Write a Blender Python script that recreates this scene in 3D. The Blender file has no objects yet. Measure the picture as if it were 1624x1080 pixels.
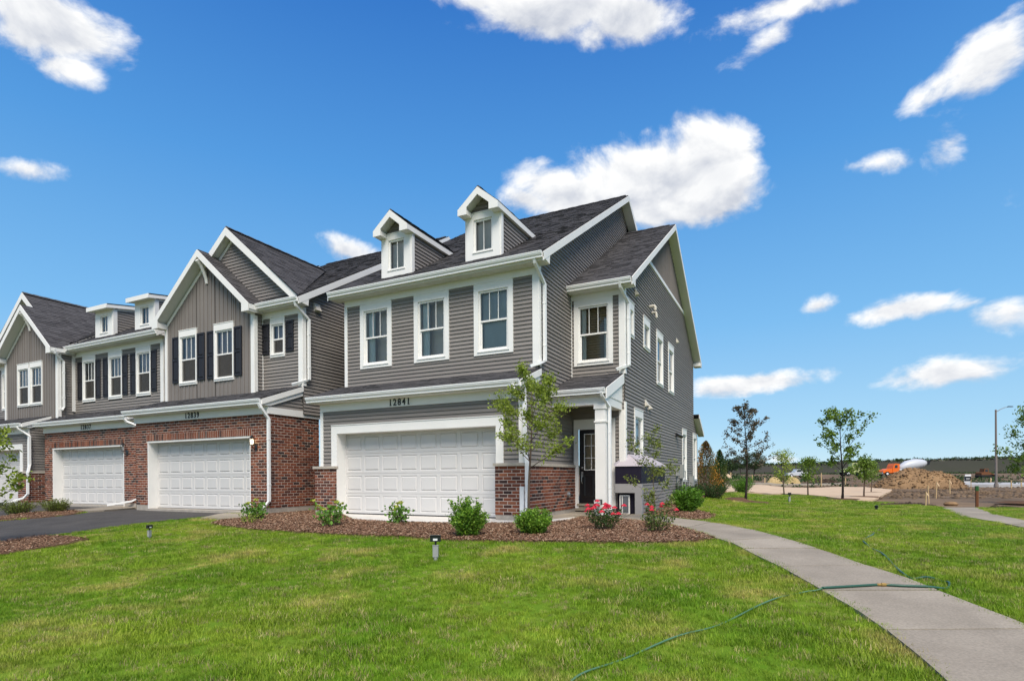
import bpy, math, random
import numpy as np
from mathutils import Matrix, Vector, noise as mnoise
random.seed(7); rng = np.random.default_rng(7)
R = math.radians
scene = bpy.context.scene
COL = scene.collection

# ------------------------------------------------------------------ camera
F_PX, YAW, HZ, ROLL = 896.587894, 0.458414212, 755.949698, 0.00607962625
CAM = (0.0, 0.0, 1.0)
cs, sn, cr, sr = math.cos(YAW), math.sin(YAW), math.cos(ROLL), math.sin(ROLL)
cam_d = bpy.data.cameras.new('camera'); cam = bpy.data.objects.new('camera', cam_d); COL.objects.link(cam)
fwd, rgt, up = Vector((-sn, cs, 0)), Vector((cs, sn, 0)), Vector((0, 0, 1))
ax, ay = rgt * cr - up * sr, rgt * sr + up * cr
m4 = Matrix((ax, ay, -fwd)).transposed().to_4x4(); m4.translation = CAM
cam.matrix_world = m4
cam_d.sensor_width = 36; cam_d.lens = F_PX / 1624 * 36; cam_d.shift_y = (HZ - 540) / 1624
cam_d.clip_start = 0.05; cam_d.clip_end = 6000
scene.camera = cam

# ------------------------------------------------------------------ sky, sun, exposure
SUN_EL, SUN_AZ = R(52), R(146)          # azimuth of the sun measured from +Y towards +X
SUN_STRENGTH, SUN_ANGLE, SKY_STRENGTH, EXPOSURE = 2.9, R(34), 0.10, 0.75
SKY_GAIN, CLOUD_GAIN = 0.76, 0.70
sun_dir = Vector((math.sin(SUN_AZ) * math.cos(SUN_EL), math.cos(SUN_AZ) * math.cos(SUN_EL), math.sin(SUN_EL)))
sd = bpy.data.lights.new('sun', 'SUN'); so = bpy.data.objects.new('sun', sd); COL.objects.link(so)
sd.energy = SUN_STRENGTH; sd.angle = SUN_ANGLE; sd.color = (1.0, 0.925, 0.815)
so.rotation_euler = (-sun_dir).to_track_quat('-Z', 'Y').to_euler(); so.location = (0, 0, 60)
scene.view_settings.view_transform = 'Standard'; scene.view_settings.look = 'None'
scene.view_settings.gamma = 1; scene.view_settings.use_curve_mapping = False
scene.view_settings.exposure = EXPOSURE

def pix_dir(px, py):
    xr = (px - 812) / F_PX; yr = -(py - HZ) / F_PX
    X = xr * cr + yr * sr; Y = -xr * sr + yr * cr
    return Vector((X * cs - sn, X * sn + cs, Y))

world = bpy.data.worlds.new('World'); scene.world = world; world.use_nodes = True
def build_world():
    nt = world.node_tree; N = nt.nodes; L = nt.links; N.clear()
    def new(t, **k):
        n = N.new(t)
        for a, b in k.items(): setattr(n, a, b)
        return n
    def math_(op, a, b=None, clamp=False):
        n = new('ShaderNodeMath', operation=op, use_clamp=clamp)
        for i, x in enumerate((a, b)):
            if x is None: continue
            if isinstance(x, (int, float)): n.inputs[i].default_value = x
            else: L.new(x, n.inputs[i])
        return n.outputs[0]
    tc = new('ShaderNodeTexCoord'); D = tc.outputs['Generated']
    sky = new('ShaderNodeTexSky', sky_type='NISHITA', sun_disc=False, sun_elevation=SUN_EL, sun_rotation=SUN_AZ,
              altitude=200, air_density=1.0, dust_density=0.0, ozone_density=4.0)
    sp = new('ShaderNodeSeparateXYZ'); L.new(D, sp.inputs[0]); rp = new('ShaderNodeValToRGB'); L.new(sp.outputs[2], rp.inputs[0])
    el = rp.color_ramp.elements
    for i, (p, c) in enumerate(((0.0, (.42, .60, .72)), (.07, (.30, .52, .70)), (.24, (.155, .40, .69)), (.46, (.065, .265, .61)), (.66, (.020, .140, .475)), (1.0, (.010, .090, .38)))):
        e = el[i] if i < 2 else el.new(p)
        e.position = p; e.color = (*c, 1)
    sk = new('ShaderNodeMix', data_type='RGBA', blend_type='MULTIPLY'); sk.inputs[0].default_value = 1; L.new(rp.outputs[0], sk.inputs[6]); sk.inputs[7].default_value = (SKY_GAIN / SKY_STRENGTH,) * 3 + (1,)
    mn = new('ShaderNodeMix', data_type='RGBA'); mn.inputs[0].default_value = .88; L.new(sky.outputs[0], mn.inputs[6]); L.new(sk.outputs[2], mn.inputs[7])   # clear-sky colour by height, a little of the Nishita sky in it
    bg = new('ShaderNodeBackground'); bg.inputs['Strength'].default_value = SKY_STRENGTH
    L.new(mn.outputs[2], bg.inputs['Color'])
    # clouds: one soft ellipse per cloud in direction space, broken up by noise
    clouds = [  # px, py, rx, ry, tilt, weight
        (95, 45, 110, 66, 18, 1.3), (55, 5, 95, 50, 0, 1.2), (112, 108, 60, 34, 0, .9), (42, 268, 66, 22, 10, .55),
        (910, 2, 190, 55, 0, 1.2), (1000, 28, 110, 46, 0, 1.3), (760, -5, 80, 24, 0, .7), (1250, 8, 140, 30, -4, .85), (1230, 45, 60, 22, 30, .5),
        (1050, 290, 185, 75, -8, 1.5), (1125, 262, 95, 78, -10, 1.6), (930, 312, 150, 48, -10, 1.2), (840, 318, 70, 26, -12, .8),
        (555, 396, 58, 26, -5, .8), (1568, 84, 84, 60, 5, 1.0), (1600, 22, 60, 24, 10, .5), (1492, 128, 55, 26, 25, .55),
        (1512, 222, 44, 44, -40, .55), (1385, 258, 58, 18, -5, .48), (1300, 484, 36, 20, 0, .65), (1430, 488, 105, 24, 2, .8), (1605, 490, 65, 36, -5, .8),
        (1500, 590, 100, 30, -3, .95), (1195, 606, 105, 22, 2, .95), (1540, 480, 50, 14, 0, .45), (1245, 728, 40, 10, 0, .5), (1560, 735, 90, 8, 0, .35)]
    dirs = [(pix_dir(a, b).normalized(), rx / F_PX, ry / F_PX, R(t), w, (Vector(((a - 812) / F_PX, -(b - HZ) / F_PX, 1))).length) for a, b, rx, ry, t, w in clouds]
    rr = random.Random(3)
    for k in range(44):                                        # extra, larger clouds added outside the frame to whiten the ambient light
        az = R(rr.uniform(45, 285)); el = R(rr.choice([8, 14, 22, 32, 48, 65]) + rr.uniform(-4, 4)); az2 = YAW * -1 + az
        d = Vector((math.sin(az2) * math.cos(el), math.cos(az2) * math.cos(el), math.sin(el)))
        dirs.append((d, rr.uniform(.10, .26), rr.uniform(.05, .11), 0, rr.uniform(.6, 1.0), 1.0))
    def noise(vec, scale, det, rough, dist=0.0):
        n = new('ShaderNodeTexNoise'); n.inputs['Scale'].default_value = scale; n.inputs['Detail'].default_value = det
        n.inputs['Roughness'].default_value = rough; n.inputs['Distortion'].default_value = dist
        L.new(vec, n.inputs['Vector']); return n.outputs[0]
    mp = new('ShaderNodeMapping'); mp.inputs['Scale'].default_value = (1, 1, 1.5); L.new(D, mp.inputs['Vector'])
    n1 = noise(mp.outputs[0], 9.0, 9, .60, .25)
    mo = new('ShaderNodeMapping'); mo.inputs['Scale'].default_value = (1, 1, 1.5); mo.inputs['Location'].default_value = (-.012, -.006, .03)
    L.new(D, mo.inputs['Vector'])
    n2 = noise(mo.outputs[0], 9.0, 5, .58, .25)
    field = None; wsum = None; gsum = None
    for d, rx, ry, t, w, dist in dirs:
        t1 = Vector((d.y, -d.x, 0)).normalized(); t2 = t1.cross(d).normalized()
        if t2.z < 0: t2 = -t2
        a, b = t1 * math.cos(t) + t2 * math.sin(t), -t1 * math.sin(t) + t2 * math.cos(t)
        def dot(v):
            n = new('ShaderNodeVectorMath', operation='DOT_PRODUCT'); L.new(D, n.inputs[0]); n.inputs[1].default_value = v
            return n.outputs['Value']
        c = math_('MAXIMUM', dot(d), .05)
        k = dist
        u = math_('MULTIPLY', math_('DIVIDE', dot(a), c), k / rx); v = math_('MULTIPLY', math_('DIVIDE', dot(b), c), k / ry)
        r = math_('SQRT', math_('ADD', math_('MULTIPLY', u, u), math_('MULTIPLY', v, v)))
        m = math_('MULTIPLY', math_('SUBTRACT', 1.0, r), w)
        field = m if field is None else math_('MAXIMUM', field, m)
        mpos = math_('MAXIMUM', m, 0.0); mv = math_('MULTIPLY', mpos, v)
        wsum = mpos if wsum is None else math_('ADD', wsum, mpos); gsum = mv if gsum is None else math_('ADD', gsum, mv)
    f = math_('ADD', math_('MAXIMUM', field, -1.0), math_('MULTIPLY', math_('SUBTRACT', n1, .5), 2.05))
    mr = new('ShaderNodeMapRange', interpolation_type='SMOOTHSTEP'); L.new(f, mr.inputs[0])
    mr.inputs[1].default_value = .05; mr.inputs[2].default_value = .58
    lift = math_('MULTIPLY', math_('DIVIDE', gsum, math_('ADD', wsum, .02)), .62)     # tops bright, undersides grey
    sh = math_('ADD', math_('ADD', .76, lift), math_('MULTIPLY', math_('SUBTRACT', n1, n2), 2.4), True)
    thick = math_('MULTIPLY', math_('MAXIMUM', math_('SUBTRACT', f, .5), 0.0), .35, True)
    sh2 = math_('SUBTRACT', sh, thick, True)
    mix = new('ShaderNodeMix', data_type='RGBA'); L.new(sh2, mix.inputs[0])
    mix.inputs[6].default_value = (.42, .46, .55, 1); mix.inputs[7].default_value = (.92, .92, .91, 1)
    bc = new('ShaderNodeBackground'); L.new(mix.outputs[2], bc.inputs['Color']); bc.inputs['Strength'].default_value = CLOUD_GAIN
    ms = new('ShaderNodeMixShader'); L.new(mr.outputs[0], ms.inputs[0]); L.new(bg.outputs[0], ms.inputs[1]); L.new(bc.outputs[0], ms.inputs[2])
    out = new('ShaderNodeOutputWorld'); L.new(ms.outputs[0], out.inputs['Surface'])
build_world()

# ------------------------------------------------------------------ materials
MATS = {}
def mat(name, color, rough=.6, spec=.3, vary=0.0, isl=False, nscale=0, namp=0.0, col2=None, bump=0.0, bscale=60, metal=0, objvar=False, ncoord='Object', detail=5, stretch=None, translucent=0, ramp=None, emit=None, speck=0, sscale=90):
    m = bpy.data.materials.new(name); m.use_nodes = True; nt = m.node_tree; N, L = nt.nodes, nt.links
    p = N['Principled BSDF']; p.inputs['Base Color'].default_value = (*color, 1); p.inputs['Roughness'].default_value = rough
    p.inputs['Specular IOR Level'].default_value = spec; p.inputs['Metallic'].default_value = metal
    if emit: p.inputs['Emission Color'].default_value = (*emit[0], 1); p.inputs['Emission Strength'].default_value = emit[1]
    csock = None
    tc = N.new('ShaderNodeTexCoord')
    gp_ = N.new('ShaderNodeNewGeometry')
    vec = gp_.outputs['Position'] if ncoord == 'World' else tc.outputs['Object']
    if stretch:
        mp = N.new('ShaderNodeMapping'); mp.inputs['Scale'].default_value = stretch; L.new(vec, mp.inputs[0]); vec = mp.outputs[0]
    if nscale:
        tn = N.new('ShaderNodeTexNoise'); tn.inputs['Scale'].default_value = nscale; tn.inputs['Detail'].default_value = detail; tn.inputs['Roughness'].default_value = .6
        L.new(vec, tn.inputs['Vector'])
        mr = N.new('ShaderNodeMapRange'); L.new(tn.outputs[0], mr.inputs[0]); mr.inputs[1].default_value = .35; mr.inputs[2].default_value = .65
        mx = N.new('ShaderNodeMix'); mx.data_type = 'RGBA'; L.new(mr.outputs[0], mx.inputs[0])
        c2 = col2 or tuple(c * (1 - namp) for c in color)
        mx.inputs[6].default_value = (*color, 1); mx.inputs[7].default_value = (*c2, 1); csock = mx.outputs[2]
    if speck:
        sn_ = N.new('ShaderNodeTexNoise'); sn_.inputs['Scale'].default_value = sscale; sn_.inputs['Detail'].default_value = 3; L.new(vec, sn_.inputs['Vector'])
        sr_ = N.new('ShaderNodeMapRange'); L.new(sn_.outputs[0], sr_.inputs[0]); sr_.inputs[1].default_value = .3; sr_.inputs[2].default_value = .7; sr_.inputs[3].default_value = 1 - speck; sr_.inputs[4].default_value = 1 + speck
        sh_ = N.new('ShaderNodeHueSaturation'); L.new(csock, sh_.inputs['Color']); L.new(sr_.outputs[0], sh_.inputs['Value']); csock = sh_.outputs[0]
    if isl or objvar:
        if isl and objvar:
            oi = N.new('ShaderNodeObjectInfo'); a = N.new('ShaderNodeMath'); a.operation = 'ADD'; L.new(oi.outputs['Random'], a.inputs[0]); L.new(gp_.outputs['Random Per Island'], a.inputs[1])
            fr = N.new('ShaderNodeMath'); fr.operation = 'FRACT'; L.new(a.outputs[0], fr.inputs[0]); rs = fr.outputs[0]
        elif isl: rs = gp_.outputs['Random Per Island']
        else: rs = N.new('ShaderNodeObjectInfo').outputs['Random']
        if ramp:
            cr_ = N.new('ShaderNodeValToRGB'); e = cr_.color_ramp.elements
            while len(e) < len(ramp): e.new(.5)
            for i, (pos, c) in enumerate(ramp): e[i].position = pos; e[i].color = (*c, 1)
            L.new(rs, cr_.inputs[0])
            if csock:
                mm = N.new('ShaderNodeMix'); mm.data_type = 'RGBA'; mm.blend_type = 'MULTIPLY'; mm.inputs[0].default_value = 1
                L.new(cr_.outputs[0], mm.inputs[6]); L.new(csock, mm.inputs[7]); csock = mm.outputs[2]
            else: csock = cr_.outputs[0]
        else:
            v = N.new('ShaderNodeMapRange'); L.new(rs, v.inputs[0]); v.inputs[3].default_value = 1 - vary; v.inputs[4].default_value = 1 + vary
            h = N.new('ShaderNodeHueSaturation')
            if csock: L.new(csock, h.inputs['Color'])
            else: h.inputs['Color'].default_value = (*color, 1)
            L.new(v.outputs[0], h.inputs['Value']); csock = h.outputs[0]
    if csock: L.new(csock, p.inputs['Base Color'])
    if bump:
        b = N.new('ShaderNodeBump'); b.inputs['Strength'].default_value = bump; b.inputs['Distance'].default_value = .01
        bn = N.new('ShaderNodeTexNoise'); bn.inputs['Scale'].default_value = bscale; bn.inputs['Detail'].default_value = 4; L.new(vec, bn.inputs['Vector'])
        L.new(bn.outputs[0], b.inputs['Height']); L.new(b.outputs[0], p.inputs['Normal'])
    if translucent:
        tr = N.new('ShaderNodeBsdfTranslucent'); ms = N.new('ShaderNodeMixShader'); ms.inputs[0].default_value = translucent
        if csock: L.new(csock, tr.inputs['Color'])
        else: tr.inputs['Color'].default_value = (*color, 1)
        L.new(p.outputs[0], ms.inputs[1]); L.new(tr.outputs[0], ms.inputs[2])
        L.new(ms.outputs[0], N['Material Output'].inputs['Surface'])
    MATS[name] = m; return m

mat('siding', (.228, .207, .190), .62, .25, vary=.085, objvar=True, isl=True, bump=.25, bscale=25, stretch=(1, 1, 6), nscale=1.3, namp=.08)
mat('sheathing', (.06, .055, .05), .8)
mat('board_siding', (.205, .182, .165), .62, .25, vary=.05, objvar=True, isl=True, nscale=1.2, namp=.08)
mat('white_trim', (.80, .785, .75), .5, .35, nscale=1.5, namp=.05, bump=.06, bscale=40)
mat('white_door', (.585, .57, .552), .42, .35, nscale=.9, namp=.04, bump=.05, bscale=120)
mat('soffit', (.70, .69, .65), .6, .2, nscale=2, namp=.05)
mat('aluminium_white', (.80, .80, .785), .35, .45)
BR = [(0, (.042, .028, .026)), (.16, (.085, .036, .028)), (.32, (.155, .050, .030)), (.5, (.215, .066, .036)), (.7, (.26, .084, .044)), (.86, (.165, .056, .034)), (1, (.31, .115, .060))]
mat('brick', (1, 1, 1), .85, .2, isl=True, objvar=True, ramp=BR, nscale=22, namp=.25, bump=.5, bscale=90)
mat('mortar', (.56, .46, .39), .95, .1, nscale=6, namp=.2, bump=.3)
mat('limestone_cap', (.48, .43, .36), .85, .2, nscale=9, namp=.18, bump=.2)
mat('foundation', (.40, .36, .31), .9, .1, nscale=5, namp=.2)
mat('shingle', (.088, .084, .086), .92, .15, isl=True, vary=.22, nscale=55, namp=.25, bump=.6, bscale=160)
mat('roof_edge', (.022, .022, .024), .8)
mat('shutter', (.017, .017, .022), .55, .3, bump=.1)
mat('black_door', (.008, .008, .010), .3, .5)
mat('black_metal', (.012, .012, .013), .35, .5)
mat('steel', (.42, .43, .43), .35, .5, metal=.8)
mat('lamp_glow', (1, .75, .4), .4, emit=((1, .72, .36), 6))
mat('lamp_glass_off', (.55, .56, .56), .2, .5)
mat('blind', (.66, .57, .61), .8, .1, nscale=3, namp=.15)
mat('shade_grey', (.62, .62, .60), .8, .1, nscale=1.5, namp=.15)
mat('blind_pale', (.80, .76, .76), .8, .1)
mat('shade_dark', (.13, .14, .16), .7, .1, nscale=2, namp=.2)
mat('curtain', (.88, .90, .86), .9, .1)
mat('room_wall', (.85, .70, .60), .9, .1)
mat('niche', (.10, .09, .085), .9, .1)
mat('room_brown', (.56, .42, .27), .8, .1)
mat('lampshade', (.75, .62, .45), .9, .1)
mat('vent', (.62, .58, .50), .6, .3)
mat('number', (.008, .008, .008), .4, .4)
mat('asphalt', (.060, .056, .052), .85, .2, nscale=1.5, col2=(.082, .076, .070), bump=.5, bscale=140, ncoord='World', speck=.3, sscale=60)
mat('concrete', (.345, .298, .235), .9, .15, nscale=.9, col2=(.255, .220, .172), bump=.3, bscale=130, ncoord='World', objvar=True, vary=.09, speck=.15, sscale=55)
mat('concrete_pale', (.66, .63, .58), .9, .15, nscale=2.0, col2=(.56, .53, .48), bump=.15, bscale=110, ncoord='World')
mat('soil', (.22, .150, .092), .95, .1, nscale=.22, col2=(.085, .060, .040), bump=.9, bscale=4, ncoord='World', detail=9)
mat('soil_dark', (.045, .033, .024), .95, .1, nscale=2, col2=(.09, .065, .045), bump=.9, bscale=7, ncoord='World', detail=8)
mat('soil_clay', (.30, .19, .10), .95, .1, nscale=.5, col2=(.20, .125, .068), bump=.9, bscale=3, ncoord='World', detail=9)
mat('straw', (.58, .44, .30), .95, .1, nscale=1.0, col2=(.50, .36, .235), bump=.5, bscale=9, ncoord='World', detail=8)
mat('hay', (.48, .36, .18), .95, .1, nscale=3, col2=(.36, .26, .12), bump=.8, bscale=10)
mat('mulch_ground', (.155, .088, .052), .95, .1, nscale=18, col2=(.09, .05, .03), bump=.8, bscale=50, ncoord='World')
mat('chip', (.22, .12, .07), .9, .15, isl=True, ramp=[(0, (.10, .052, .031)), (.3, (.185, .10, .06)), (.55, (.265, .15, .092)), (.8, (.345, .21, .135)), (.95, (.42, .30, .20)), (1, (.55, .43, .31))])
mat('lawn_base', (.095, .19, .012), .95, .05, nscale=1.2, col2=(.16, .22, .025), bump=.6, bscale=70, ncoord='World', detail=8)
mat('bark', (.14, .10, .075), .9, .1, nscale=12, namp=.35, bump=.5, bscale=40)
mat('bark_dark', (.050, .040, .035), .9, .1, nscale=12, namp=.35, bump=.5, bscale=40)
def leafmat(n, c, vary=.4, tr=.35): return mat(n, c, .5, .3, isl=True, vary=vary, translucent=tr)
leafmat('leaf_bright', (.26, .33, .045)); leafmat('leaf_maple', (.15, .235, .030)); leafmat('leaf_purple', (.125, .105, .068), .5, .3)
leafmat('leaf_box', (.115, .25, .022)); leafmat('leaf_box_pale', (.21, .35, .036)); leafmat('leaf_hydrangea', (.13, .27, .035)); leafmat('leaf_rose', (.055, .105, .022))
leafmat('leaf_arb', (.10, .13, .025)); leafmat('leaf_arb_orange', (.50, .23, .035)); leafmat('leaf_arb_brown', (.15, .085, .035)); leafmat('leaf_dark', (.030, .075, .015)); leafmat('leaf_juniper', (.15, .19, .035))
leafmat('leaf_far', (.050, .085, .025), .6); leafmat('bloom_lime', (.40, .44, .07), .2); leafmat('rose_red', (.60, .012, .045), .3, .25); leafmat('leaf_sapling', (.20, .24, .055))
mat('wood_stake', (.50, .36, .20), .85, .1, nscale=6, namp=.25)
mat('wood_brown', (.16, .07, .035), .85, .1); mat('green_paint', (.03, .11, .03), .6)
mat('hose_faded', (.075, .17, .095), .5, .3)
mat('hose_green', (.022, .085, .055), .4, .4); mat('brass', (.36, .23, .07), .35, .5, metal=.7)
mat('grey_plastic', (.30, .31, .30), .6, .3, nscale=20, namp=.15)
mat('lamp_pole', (.20, .17, .15), .7, .2); mat('orange_paint', (.72, .14, .015), .4, .4); mat('drum_white', (.50, .52, .55), .4, .4); mat('tyre', (.018, .018, .018), .9)
mat('lime_paint', (.42, .46, .20), .6); mat('dark_glass', (.02, .025, .03), .1, .6); mat('label_white', (.7, .7, .7), .5)
mat('band_dark', (.010, .007, .020), .6); mat('box_top', (.42, .38, .40), .7); mat('box_grey', (.30, .29, .29), .7); mat('ribbon', (.75, .55, .35), .7)
mat('hill_brush', (.058, .054, .044), .95, .05, nscale=.03, col2=(.040, .046, .028), bump=.8, bscale=.6, ncoord='World', detail=10)
mat('road_pale', (.42, .41, .40), .9, .1)

def glassmat():
    m = bpy.data.materials.new('window_glass'); m.use_nodes = True; nt = m.node_tree; N, L = nt.nodes, nt.links; N.clear()
    t = N.new('ShaderNodeBsdfTransparent'); t.inputs[0].default_value = (.86, .89, .89, 1)
    g = N.new('ShaderNodeBsdfGlossy'); g.inputs['Roughness'].default_value = .015; g.inputs[0].default_value = (1, 1, 1, 1)
    fr = N.new('ShaderNodeFresnel'); fr.inputs[0].default_value = 1.5
    tc = N.new('ShaderNodeTexCoord'); bn = N.new('ShaderNodeTexNoise'); bn.inputs['Scale'].default_value = 1.6; bn.inputs['Detail'].default_value = 1; L.new(tc.outputs['Object'], bn.inputs['Vector'])
    b = N.new('ShaderNodeBump'); b.inputs['Strength'].default_value = .08; b.inputs['Distance'].default_value = .02; L.new(bn.outputs[0], b.inputs['Height'])
    L.new(b.outputs[0], g.inputs['Normal'])
    ms = N.new('ShaderNodeMixShader'); o = N.new('ShaderNodeOutputMaterial')
    L.new(fr.outputs[0], ms.inputs[0]); L.new(t.outputs[0], ms.inputs[1]); L.new(g.outputs[0], ms.inputs[2]); L.new(ms.outputs[0], o.inputs[0])
    MATS['window_glass'] = m
    m = bpy.data.materials.new('insect_screen'); m.use_nodes = True; nt = m.node_tree; N, L = nt.nodes, nt.links; N.clear()
    t = N.new('ShaderNodeBsdfTransparent'); d = N.new('ShaderNodeBsdfDiffuse'); d.inputs[0].default_value = (.075, .068, .06, 1)
    ms = N.new('ShaderNodeMixShader'); ms.inputs[0].default_value = .62; o = N.new('ShaderNodeOutputMaterial')
    L.new(t.outputs[0], ms.inputs[1]); L.new(d.outputs[0], ms.inputs[2]); L.new(ms.outputs[0], o.inputs[0]); MATS['insect_screen'] = m
glassmat()

# ------------------------------------------------------------------ mesh helpers
WL = {}
class MB:
    def __init__(s): s.v = []; s.f = []; s.m = []
    def poly(s, pts, m=0):
        i = len(s.v); s.v.extend([tuple(p) for p in pts]); s.f.append(list(range(i, i + len(pts)))); s.m.append(m)
    def hexa(s, c, m=0, skip=()):
        i = len(s.v); s.v.extend([tuple(p) for p in c])
        for k, q in enumerate(((0, 3, 2, 1), (4, 5, 6, 7), (0, 1, 5, 4), (1, 2, 6, 5), (2, 3, 7, 6), (3, 0, 4, 7))):
            if k in skip: continue
            s.f.append([i + a for a in q]); s.m.append(m)
    def box(s, x0, x1, y0, y1, z0, z1, m=0):
        s.hexa([(x0, y0, z0), (x1, y0, z0), (x1, y1, z0), (x0, y1, z0), (x0, y0, z1), (x1, y0, z1), (x1, y1, z1), (x0, y1, z1)], m)
    def pbox(s, P, s0, s1, z0, z1, d0, d1, m=0):
        s.hexa([P(s0, z0, d0), P(s1, z0, d0), P(s1, z0, d1), P(s0, z0, d1), P(s0, z1, d0), P(s1, z1, d0), P(s1, z1, d1), P(s0, z1, d1)], m)
    def prism(s, a, b, m=0):      # two matching polygons
        n = len(a); i = len(s.v); s.v.extend([tuple(p) for p in a]); s.v.extend([tuple(p) for p in b])
        s.f.append([i + k for k in range(n)][::-1]); s.m.append(m); s.f.append([i + n + k for k in range(n)]); s.m.append(m)
        for k in range(n): s.f.append([i + k, i + (k + 1) % n, i + n + (k + 1) % n, i + n + k]); s.m.append(m)
    def tube(s, pts, rad, n=6, m=0, caps=True):
        pts = [Vector(p) for p in pts]
        if not hasattr(rad, '__len__'): rad = [rad] * len(pts)
        rings = []; prev = None
        for k, p in enumerate(pts):
            t = (pts[min(k + 1, len(pts) - 1)] - pts[max(k - 1, 0)])
            t = t.normalized() if t.length > 1e-9 else Vector((0, 0, 1))
            if prev is None: a = t.orthogonal().normalized()
            else: a = (prev - t * prev.dot(t)); a = a.normalized() if a.length > 1e-6 else t.orthogonal().normalized()
            prev = a; b = t.cross(a); i = len(s.v)
            s.v.extend([tuple(p + (a * math.cos(2 * math.pi * j / n) + b * math.sin(2 * math.pi * j / n)) * rad[k]) for j in range(n)]); rings.append(i)
        for q in range(len(rings) - 1):
            A, B = rings[q], rings[q + 1]
            for j in range(n): s.f.append([A + j, A + (j + 1) % n, B + (j + 1) % n, B + j]); s.m.append(m)
        if caps:
            s.f.append([rings[0] + j for j in range(n)][::-1]); s.m.append(m); s.f.append([rings[-1] + j for j in range(n)]); s.m.append(m)
    def lathe(s, c, prof, n=16, m=0, axis='z'):
        i0 = len(s.v)
        for r, z in prof:
            for j in range(n):
                a = 2 * math.pi * j / n; q = (r * math.cos(a), r * math.sin(a), z)
                if axis == 'y': q = (q[0], q[2], q[1])
                if axis == 'x': q = (q[2], q[0], q[1])
                s.v.append((c[0] + q[0], c[1] + q[1], c[2] + q[2]))
        for k in range(len(prof) - 1):
            for j in range(n): s.f.append([i0 + k * n + j, i0 + k * n + (j + 1) % n, i0 + (k + 1) * n + (j + 1) % n, i0 + (k + 1) * n + j]); s.m.append(m)
        s.f.append([i0 + j for j in range(n)][::-1]); s.m.append(m); s.f.append([i0 + (len(prof) - 1) * n + j for j in range(n)]); s.m.append(m)
    def islands(s):
        par = {}
        def find(a):
            while par.setdefault(a, a) != a: a = par[a]
            return a
        K = [tuple(round(c, 4) for c in v) for v in s.v]
        for f in s.f:
            r = find(K[f[0]])
            for i in f[1:]: par[find(K[i])] = r
        out = {}
        for f, m in zip(s.f, s.m):
            q = out.setdefault(find(K[f[0]]), MB()); q.poly([s.v[i] for i in f], m)
        return list(out.values())
    def build(s, name, mats, parent=None, smooth=False, kind=None):
        o0 = WL.get(parent.name, Vector()) if parent else Vector()
        me = bpy.data.meshes.new(name)
        v = np.array(s.v, dtype=float).reshape(-1, 3) - np.array(o0)
        me.from_pydata(v.tolist(), [], s.f)
        if isinstance(mats, str): mats = [mats]
        for mm in mats: me.materials.append(MATS[mm])
        if any(s.m): me.polygons.foreach_set('material_index', s.m)
        if smooth: me.polygons.foreach_set('use_smooth', [True] * len(s.f))
        me.update()
        return link(name, me, parent, kind)
def link(name, data, parent=None, kind=None, loc=None):
    o = bpy.data.objects.new(name, data); COL.objects.link(o)
    if parent: o.parent = parent; WL[o.name] = WL.get(parent.name, Vector())
    else: WL[o.name] = Vector()
    if loc is not None: o.location = Vector(loc) - WL[o.name]
    if kind: o['kind'] = kind
    return o
def thing(name, label, cat, loc, group=None):
    o = bpy.data.objects.new(name, None); COL.objects.link(o); o.location = loc; o.empty_display_size = .2
    WL[o.name] = Vector(loc); o['label'] = label; o['category'] = cat
    if group: o['group'] = group
    return o
def tag(o, label, cat, group=None):
    o['label'] = label; o['category'] = cat
    if group: o['group'] = group
    return o
def raw_mesh(name, verts, faces, mats, parent=None, kind=None, smooth=False, midx=None):
    """numpy arrays; faces all of one size"""
    o0 = WL.get(parent.name, Vector()) if parent else Vector()
    me = bpy.data.meshes.new(name); verts = np.asarray(verts, dtype=np.float32) - np.array(o0, dtype=np.float32); faces = np.asarray(faces, dtype=np.int32)
    n, k = faces.shape
    me.vertices.add(len(verts)); me.vertices.foreach_set('co', verts.ravel())
    me.loops.add(n * k); me.loops.foreach_set('vertex_index', faces.ravel())
    me.polygons.add(n); me.polygons.foreach_set('loop_start', np.arange(0, n * k, k, dtype=np.int32)); me.polygons.foreach_set('loop_total', np.full(n, k, dtype=np.int32))
    if isinstance(mats, str): mats = [mats]
    for mm in mats: me.materials.append(MATS[mm])
    if midx is not None: me.polygons.foreach_set('material_index', np.asarray(midx, dtype=np.int32))
    if smooth: me.polygons.foreach_set('use_smooth', np.ones(n, dtype=bool))
    me.update(calc_edges=True); me.validate()
    return link(name, me, parent, kind)

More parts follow.
